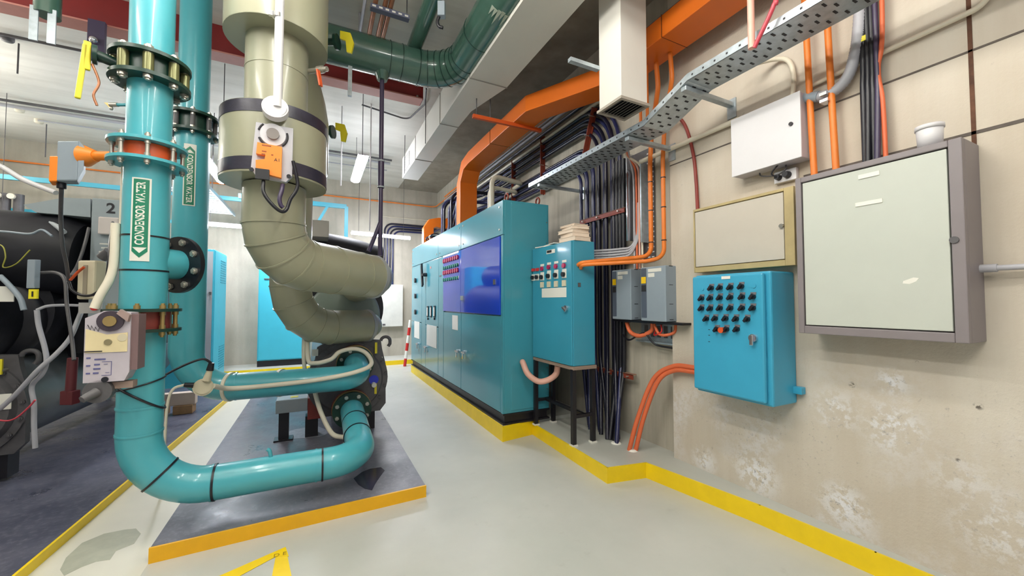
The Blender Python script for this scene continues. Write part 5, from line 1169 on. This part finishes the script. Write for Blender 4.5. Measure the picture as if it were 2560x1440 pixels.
# loose cables in front of chiller 2
def hose(pts, rad, mt, name, lab, cat='cable', group=None):
    return solo(M().tube(smoothpath([D(p[0], p[1], p[2] * .8 if p[2] > 3.2 else p[2]) for p in pts]), rad, 10), name, mt, lab, cat, group)
hose([(0, 1022, 3.7), (40, 985, 3.7), (95, 925, 3.7), (140, 885, 3.75), (175, 845, 3.8), (195, 800, 3.85), (205, 775, 3.9)], .016, greypvc, 'grey_hose', 'thick pale cable slanting up past the end plate of the chiller at the edge', 'cable', 'pale cables by the edge chiller')
hose([(92, 775, 3.75), (97, 815, 3.75), (112, 870, 3.75), (116, 905, 3.75), (105, 935, 3.75), (80, 965, 3.75), (85, 1010, 3.75), (85, 1060, 3.75), (88, 1120, 3.75)], .016, greypvc, 'grey_hose', 'thick pale cable dropping under the yellow tag beside the edge chiller', 'cable', 'pale cables by the edge chiller')
hose([(92, 775, 3.76), (120, 765, 3.8), (170, 763, 3.9), (215, 765, 3.95)], .011, greypvc, 'grey_hose', 'thin pale cable running level to the beige transmitter', 'cable', 'pale cables by the edge chiller')
hose([(0, 690, 3.8), (25, 715, 3.8), (50, 745, 3.8), (60, 775, 3.8)], .018, grey_b, 'grey_hose', 'thick grey cable across the black end cap of the edge chiller', 'cable', 'pale cables by the edge chiller')
hose([(-90, 375, 3.3), (0, 415, 3.3), (60, 450, 3.3), (140, 482, 3.3)], .016, white, 'white_conduit', 'white conduit slanting down to the orange and grey motor box', 'conduit')
hose([(100, 682, 3.8), (140, 682, 3.8), (162, 700, 3.75), (167, 760, 3.7), (180, 850, 3.65), (185, 900, 3.6)], .012, grey_d, 'brown_cable', 'dark brown cable hanging from the cable joint down to the red thermometer', 'cable')
hose([(176, 700, 3.6), (195, 680, 3.6), (210, 668, 3.6)], .009, valve_o, 'orange_wire', 'orange wire entering the beige transmitter from the cable joint', 'wire')
hose([(172, 705, 3.6), (180, 725, 3.6), (205, 738, 3.6), (235, 736, 3.5), (262, 710, 3.4), (272, 660, 3.3), (276, 600, 3.5), (282, 556, 4.1)], .01, black, 'black_wire', 'black cable looping under the beige transmitter and up to the number panel', 'cable')
hose([(222, 570, 4.4), (212, 610, 4.3), (195, 660, 4.2), (178, 690, 3.9)], .012, grey_d, 'dark_wire', 'dark grey cable slanting from the number panel down to the cable joint', 'cable')
hose([(0, 560, 4.3), (60, 545, 4.3), (130, 560, 4.25), (160, 580, 4.2)], .02, grey_l, 'edge_trim_hose', 'pale hose lying over the top barrel of the edge chiller', 'hose')
hose([(-60, 575, 3.14), (20, 580, 3.14), (75, 585, 3.13), (105, 575, 3.13), (130, 590, 3.13)], .009, grey_b, 'barrel_wire', 'thin grey wire lying across the top black barrel of the edge chiller', 'wire')
hose([(-60, 620, 3.12), (0, 612, 3.12), (14, 640, 3.1), (8, 668, 3.1), (40, 660, 3.1), (75, 625, 3.12)], .0045, PM('yellow_green_wire', (150, 148, 60), .4), 'barrel_wire', 'yellow-green wire bent on the top black barrel of the edge chiller', 'wire')
hose([(88, 1000, 2.95), (70, 1020, 2.95), (40, 1045, 2.95), (10, 1052, 2.95), (-40, 1040, 2.95)], .006, PM('rose_wire', (200, 70, 84), .4), 'rose_wire', 'thin rose-red wire across the grey end plate of the edge chiller', 'wire')
c = D(230, 700, 2.95)
q = thing('transmitter', 'tall beige transmitter box clamped beside the nearer turquoise riser', 'sensor', c)
M().obox(c, rt * .065, fw * .045, V((0, 0, .145))).build('housing', beige, q, .012)
M().obox(c - fw * .047, rt * .015, fw * .003, V((0, 0, .11))).build('face_groove', PM('groove_grey', (150, 140, 122), .5), q)
M().cyl(c + V((.05, 0, .17)), c + V((.10, -.02, .22)), .035, n=14).build('cable_gland', grey_d, q)
M().box(c - V((.06, .02, .25)), c + V((.07, .02, -.17))).build('manifold', steel, q)
M().cyl(c + V((.03, -.04, -.21)), c + V((.03, -.0, -.21)), .02, n=12).build('red_plug', red, q)
c0, c1 = D(182, 895, 2.9), D(175, 1000, 2.9)
q = thing('thermometer', 'dark red stick thermometer in front of the grey barrel of the edge chiller', 'gauge', c1)
M().cyl(c0, c1, .03, n=14).build('case', PM('dark_red_case', (84, 24, 32), .4), q); M().obox(c1 + V((0, 0, .02)), rt * .045, fw * .03, V((0, 0, .05))).build('pocket', MATS['dark_red_case'], q, .005)
c = D(84, 735, 2.98); q = solo(M().obox(c, rt * .032, fw * .006, V((0, 0, .036))), 'warning_tag', label_y, 'yellow tag with a black mark beside the edge chiller', 'tag')
M().obox(c - fw * .008, rt * .006, fw * .001, V((0, 0, .02))).build('tag_mark', ink, q)
c = D(84, 685, 3.0); solo(M().obox(c, rt * .03, fw * .02, V((0, 0, .11))), 'pipe_clamp', grey_b, 'grey strap above the yellow tag on the edge chiller', 'clamp', None, .005)
# timber under the rear pipe
tb = P(440, 1036, z=.062); ty = tb.y; tz0, tz1 = P(488, 1010, y=ty).z, P(488, 980, y=ty).z; tx0, tx1 = P(360, 1000, y=ty).x, P(488, 1000, y=ty).x
solo(M().box((tx0, ty, tz0), (tx1, ty + .12, tz1)), 'timber_block', PM('pale_timber', (214, 196, 180), .6), 'pale timber lying on darker blocks behind the nearer turquoise riser', 'timber', None, .005)
for k, (x, lab) in enumerate(((tx0 + .12, 'dark timber block under the pale timber, hidden partly by the riser'), (tx1 - .12, 'dark timber block under the end of the pale timber'))):
    solo(M().box((x - .1, ty - .03, .061), (x + .1, ty + .15, tz0 - .001)), 'timber_block', wood, lab, 'timber', 'blocks under the pale timber', .005)

# ------------------------------------------------------------------ far end of the room
yb = 9.95
def bx(px, py, y): return P(px, py, y=y)
a, b = bx(648, 640, yb), bx(790, 905, yb)
q = thing('tall_cabinet', 'plain turquoise cabinet against the back wall, behind the chiller', 'cabinet', (a.x + .5, yb, .1))
M().box((a.x, yb, .23), (a.x + 1.0, YB - .01, 2.45)).build('cabinet_body', cabteal, q, .006)
M().box((a.x + .02, yb - .015, .25), (a.x + .98, yb, 2.43)).build('door', cabteal, q, .004)
M().box((a.x, yb + .02, .1), (a.x + 1.0, YB - .01, .23)).build('base', blacks, q)
M().box((a.x + .10, yb - .04, 1.98), (a.x + .2, yb - .015, 2.0)).build('handle', grey_d, q)
q = thing('louvred_cabinet', 'turquoise louvred cabinet beyond the rear turquoise riser', 'cabinet', (-1.95, 8.8, .06))
xr = P(535, 700, y=8.5).x
M().box((xr - .75, 8.5, .002), (xr, 9.5, 2.42)).build('cabinet_body', cabteal, q, .006)
M().box((xr, 8.52, .12), (xr + .012, 9.48, 2.40)).build('louvre_door', cabteal, q, .004)
for k in range(10):
    for z0 in (1.85, .25): M().box((xr + .012, 8.95, z0 + .045 * k), (xr + .018, 9.4, z0 + .045 * k + .015)).build('louvre', PM('louvre_shade', (48, 140, 158), .5) if k == 0 and z0 > 1 else MATS['louvre_shade'], q)
M().box((xr - .12, 8.495, .3), (xr - .02, 8.5, 2.38)).build('front_strip', grey_l, q)
M().box((xr - .06, 8.45, 1.63), (xr - .03, 8.5, 1.67)).build('handle', grey_d, q)
a, b = bx(957, 711, 10.35), bx(1007, 816, 10.35)
q = thing('wall_cabinet', 'pale grey wall box on the back wall between chiller and switchboard', 'electrical cabinet', (1.8, 10.4, b.z))
M().box((a.x - .25, 10.35, b.z), (b.x, YB - .002, a.z)).build('enclosure', PM('pale_box', (206, 206, 198), .45), q, .005)
M().box((a.x - .24, 10.33, b.z + .01), (b.x - .01, 10.35, a.z - .01)).build('door', MATS['pale_box'], q, .003)
M().box((a.x - .0, 10.32, b.z + .04), (a.x + .07, 10.33, b.z + .08)).build('name_plate', grey_d, q)
for k in range(4):
    x = 1.56 + .07 * k
    solo(M().tube(fillet([(x, 10.46, a.z), (x, 10.46, 3.52 - .06 * k), (2.82 - .03 * k, 10.44, 3.52 - .06 * k), (2.84, 9.2, 3.52 - .06 * k)], [.2, .1]), .022, 10), 'wall_cable', bluec if k % 2 else blackc,
         'dark cable bending down the back wall into the pale box, ' + ['nearest the chiller', 'second from the chiller', 'third from the chiller', 'nearest the switchboard'][k], 'cable', 'dark cables on the back wall')
solo(M().tube(fillet([(-6, 10.46, 4.08), (2.88, 10.46, 4.08), (2.90, 2.6, 4.08)], .15), .016, 10), 'long_conduit', conduit_o, 'long orange conduit running round the back wall and along the right wall', 'conduit')
solo(M().tube(fillet([(1.42, 10.47, 2.0), (1.42, 10.47, 3.7), (2.80, 10.47, 3.7)], .05), .008, 8), 'thin_conduit', cream, 'thin white conduit framing the dark cables on the back wall', 'conduit')
q = thing('striped_pole', 'red and white striped pole leaning by the far end of the switchboard', 'pole', (2.07, 9.3, 0))
p0, p1 = P(1012, 893, y=9.3), P(1026, 800, y=9.3)
p0.z = .002
for k in range(6): M().cyl(p0.lerp(p1, k / 6), p0.lerp(p1, (k + 1) / 6), .035, n=12).build('stripe', red if k % 2 == 0 else label_w, q)
# turquoise support frame and ladder trays at the back
yf_ = 9.0
q = thing('support_frame', 'turquoise steel frame above the back of the chiller', 'frame', P(865, 600, y=yf_))
a, b, c = P(600, 470, y=yf_), P(866, 517, y=yf_), P(868, 600, y=yf_)
a = V((P(800, 510, y=yf_).x - 1.4, yf_, b.z)); 
M().bar(a, b, .06, .09).build('beam', frame_t, q); M().bar(b, V((b.x, b.y, 2.55)), .07, .07, (0, 1, 0)).build('post', frame_t, q)
M().bar(V((b.x - .35, yf_, b.z)), V((b.x - .6, yf_, b.z - .5)), .05, .05, (0, 1, 0)).build('brace', frame_t, q)
q = thing('support_frame', 'long turquoise rail across the back wall behind the turquoise risers', 'frame', (-3.5, 9.6, 3.4))
za = P(300, 470, y=9.6).z
M().bar((-6.5, 9.6, za), (-.9, 9.6, za), .05, .08).build('beam', frame_t, q); M().bar((-6.5, 9.6, za - .55), (-.9, 9.6, za - .55), .05, .06).build('beam', frame_t, q)
for x in (-5.2, -2.15): M().bar((x, 9.6, 0.12), (x, 9.6, za), .07, .07, (0, 1, 0)).build('post', frame_t, q)
q = thing('ladder_tray', 'pale cable ladder tray seen between the rear riser and the olive elbow', 'cable tray', (-1.6, 9.0, 3.3))
for x in (-2.05, -1.5): M().box((x, 7.4, 3.22), (x + .02, 9.55, 3.28)).build('side_rail', galv, q)
for k in range(12): M().box((-2.03, 7.5 + .17 * k, 3.225), (-1.5, 7.53 + .17 * k, 3.245)).build('rung', white, q)
for (x, y) in ((-2.04, 7.6), (-1.49, 7.6)): M().cyl((x, y, 3.25), (x, y, ZT), .006, n=8).build('rod', grey_d, q)
c = P(25, 500, y=9.3); 
q = thing('cable_riser', 'bundle of dark cables rising behind the chiller at the edge', 'cable bundle', (c.x, 9.3, 2.2))
for k in range(5): M().tube([(c.x - .5 + .15 * k, 9.3, .002), (c.x - .5 + .15 * k, 9.3, 3.25)], .06, 12).build('cable', grey_d, q)
for k in range(4): M().cyl((c.x - .4 + .15 * k, 9.24, 3.2), (c.x - .4 + .15 * k, 9.2, 3.2), .045, n=14).build('gland', cream, q)
# ------------------------------------------------------------------ ceiling level
r = thing('steel_beam', 'dark red steel beam crossing under the ceiling behind the pipes', 'beam', (-1, 5.15, 4.15))
M().box((-6.9, 5.13, 4.16), (1.21, 5.15, ZT)).build('web', redb, r)
M().box((-6.9, 5.04, 4.15), (1.21, 5.24, 4.165)).build('bottom_flange', PM('beam_flange_lit', (186, 124, 112), .55), r)  # light on the underside painted in: flange paler than the red web
M().box((1.21, 5.05, 4.15), (1.22, 5.23, ZT)).build('end_plate', redb, r)
for z in (4.22, 4.36): inst(HEX, 'bolt', r, frame((1.16, 5.13, z), (0, -1, 0), None, (.014, .014, .012)))
def conduit(pts, rad, mt, name, lab, group=None): return solo(M().tube(pts, rad, 10), name, mt, lab, 'conduit', group)
for k, py in enumerate((252, 264)):
    p = P(0, py, z=4.42); conduit([(-6.8, p.y, 4.44), (1.37, p.y, 4.44)], .02 + .006 * k, (grey_d, greypvc)[k], 'ceiling_conduit', ['dark conduit across the ceiling behind the valve lever', 'pale conduit across the ceiling beside the dark one'][k], 'pair of ceiling conduits')
p = P(200, 320, z=4.42); conduit([(P(95, 305, z=4.42).x, p.y, 4.45), (1.38, p.y, 4.45)], .012, greypvc, 'ceiling_conduit', 'thin pale conduit across the ceiling, farthest from the red beam')
p = P(120, 118, z=4.42); conduit([(-4.5, p.y, 4.46), (-1.3, p.y, 4.46)], .016, grey_d, 'ceiling_conduit', 'dark conduit on the ceiling near the red beam, with a round box')
lo = [P(905, 262, z=4.46), P(1020, 300, z=4.46), P(1062, 260, z=4.46), P(1066, 222, z=4.46)]
conduit(fillet(lo, .12), .012, grey_d, 'ceiling_conduit', 'dark conduit bending in a rounded corner beside the white air duct')
for k, (px, py, lab) in enumerate(((18, 103, 'round ceiling detector near the red beam at the picture edge'), (97, 308, 'round ceiling detector farther from the red beam'), (145 * .333, 280, 'small round detector beside the paired ceiling conduits'))):
    c = P(px, py, z=4.44); q = thing('ceiling_detector', lab, 'detector', c, 'ceiling detectors')
    M().lathe(c, (0, 0, 1), [(0, -.0), (.045, .0), (.055, .015), (.055, .06)], 20).build('head', (grey_d, cream, cream)[k], q)
    if k < 2: M().cyl(c + V((.09, 0, 0)), c + V((.09, 0, -.55 if k else -.35)), .008, n=8).build('drop_wire', grey_d, q)
for k, (px, py, d_, lab) in enumerate(((855, 270, .9, 'white suspension rod left of the ceiling light'), (928, 265, 1.6, 'thin suspension rod right of the ceiling light'), (908, 240, .8, 'thin wire beside the ceiling light'), (562, 165, .7, 'hanging wire between the rear riser and the olive pipe'))):
    c = P(px, py, z=4.46); solo(M().cyl(c + V((0, 0, .03)), c - V((0, 0, d_ + .3)), .009 if k < 2 else .005, n=8), 'suspension_rod', white if k < 2 else grey_d, lab, 'rod', 'suspension rods')
# hangers at the beam
c = P(243, 115, y=5.02); q = thing('beam_clamp', 'dark strap with a bright nut hanging under the red beam', 'bracket', c)
M().box((c.x - .06, 4.99, c.z - .15), (c.x + .06, 5.03, 4.16)).build('strap', purple, q); M().ball((c.x - .01, 4.98, c.z + .03), .035).build('nut', chrome, q)
c = P(118, 40, y=4.0)
q = thing('pipe_stub', 'green stub pipe with two galvanised straps in front of the red beam', 'pipe', c)
M().cyl((c.x, 4.0, c.z), (c.x, 4.0, ZT), .07, n=20).build('stub', greenp, q)
for s in (-1, 1): M().box((c.x + s * .045 - .022, 3.95, c.z - .22), (c.x + s * .045 + .022, 3.96, c.z + .03)).build('strap', galv, q)
c = D(285, 262, 3.1)
q = thing('drain_valve', 'small tap with a pointed handle poking out beside the middle of the nearer riser', 'valve', c)
M().cyl(c + rt * .02, c + rt * .14 - V((0, 0, .0)), .012, n=12).build('spout', teal, q); M().cyl(c - rt * .03, c + rt * .03, .016, n=12).ball(c - rt * .02 - up * .03, .014).build('valve_body', steel, q)
M().prism([c - rt * .08 + up * .02, c - rt * .0 + up * .01, c - rt * .03 - up * .03], fw * .01).build('handle', brass, q)
# ------------------------------------------------------------------ fluorescent lights
def batten(a, b, lab, group='fluorescent battens', w=.11, hang=True, e=None):
    a, b = V(a), V(b); q = thing('fluorescent_light', lab, 'light', (a + b) / 2, group)
    d = (b - a).normalized(); s = d.cross(V((0, 0, 1))).normalized()
    M().obox((a + b) / 2 + V((0, 0, .045)), d * ((b - a).length / 2), s * w * .45, V((0, 0, .015))).build('housing', white, q)
    pts = [V((math.cos(t) * w / 2, math.sin(t) * .045, 0)) for t in [math.pi + math.pi * i / 8 for i in range(9)]]
    m = M(); n = len(pts); vs = [p0 + s * p.x + V((0, 0, p.y + .03)) for p0 in (a, b) for p in pts]
    m.add(vs, [(i, i + 1, n + i + 1, n + i) for i in range(n - 1)]); m.add(vs[:n], [tuple(range(n))]); m.add(vs[n:], [tuple(range(n))[::-1]])
    m.build('diffuser', glow if e is None else e, q)
    if hang:
        for f_ in (.12, .88): p = a.lerp(b, f_); M().cyl(p + V((0, 0, .06)), (p.x, p.y, ZT), .004, n=6).build('rod', grey_d, q)
batten((.62, 6.35, 3.72), (.62, 7.75, 3.72), 'bright batten light hanging between the drain pipe and the olive riser', w=.16)
batten(P(878, 584, y=9.2), P(1025, 598, y=9.2), 'bright level batten light in front of the back wall beside the drain pipe')
batten(P(512, 562, y=9.2), P(624, 571, y=9.2), 'bright level batten light between the rear riser and the olive elbow')
c = P(534, 430, z=3.7); batten((c.x, c.y - .7, 3.7), (c.x, c.y + .7, 3.7), 'bright batten light half hidden between the rear riser and the olive jacket', w=.16)
batten(P(-60, 535, y=8.2), P(12, 537, y=8.2), 'bright batten light end at the picture edge behind the dark barrels')
fill_glow = PM('fill_tube_glow', (255, 252, 244), .4, var=0.0, emit=66.0)  # fill tubes added out of view to brighten the room
for k, (x, y) in enumerate(((-.55, 2.0), (.8, 1.3), (-2.2, 1.9), (-.55, -.4), (1.0, -.8), (-2.2, -.6), (-3.5, 4.2), (-4.2, 6.6), (-5.2, 8.6))):
    q = thing('fluorescent_light', 'added fluorescent fill tube, hung out of view to brighten the room', 'light', (x, y, 3.95), 'added fill tubes')
    M().cyl((x, y - .75, 3.95), (x, y + .75, 3.95), .05, n=12).build('tube', fill_glow, q)
    M().box((x - .02, y - .78, 4.005), (x + .02, y + .78, 4.03)).build('housing', white, q)
    for s_ in (-.76, .76): M().cyl((x, y + s_, 3.94), (x, y + s_, ZT), .006, n=8).build('rod', grey_d, q)
w = bpy.data.worlds.new('world'); sc.world = w; w.use_nodes = True
w.node_tree.nodes['Background'].inputs['Color'].default_value = (.86, .9, 1.0, 1); w.node_tree.nodes['Background'].inputs['Strength'].default_value = .6
sc.view_settings.view_transform = 'Standard'; sc.view_settings.look = 'None'; sc.view_settings.exposure = -0.27; sc.view_settings.gamma = 1.0; sc.view_settings.use_curve_mapping = False
sc.cycles.max_bounces = 6; sc.cycles.diffuse_bounces = 4; sc.cycles.use_denoising = True
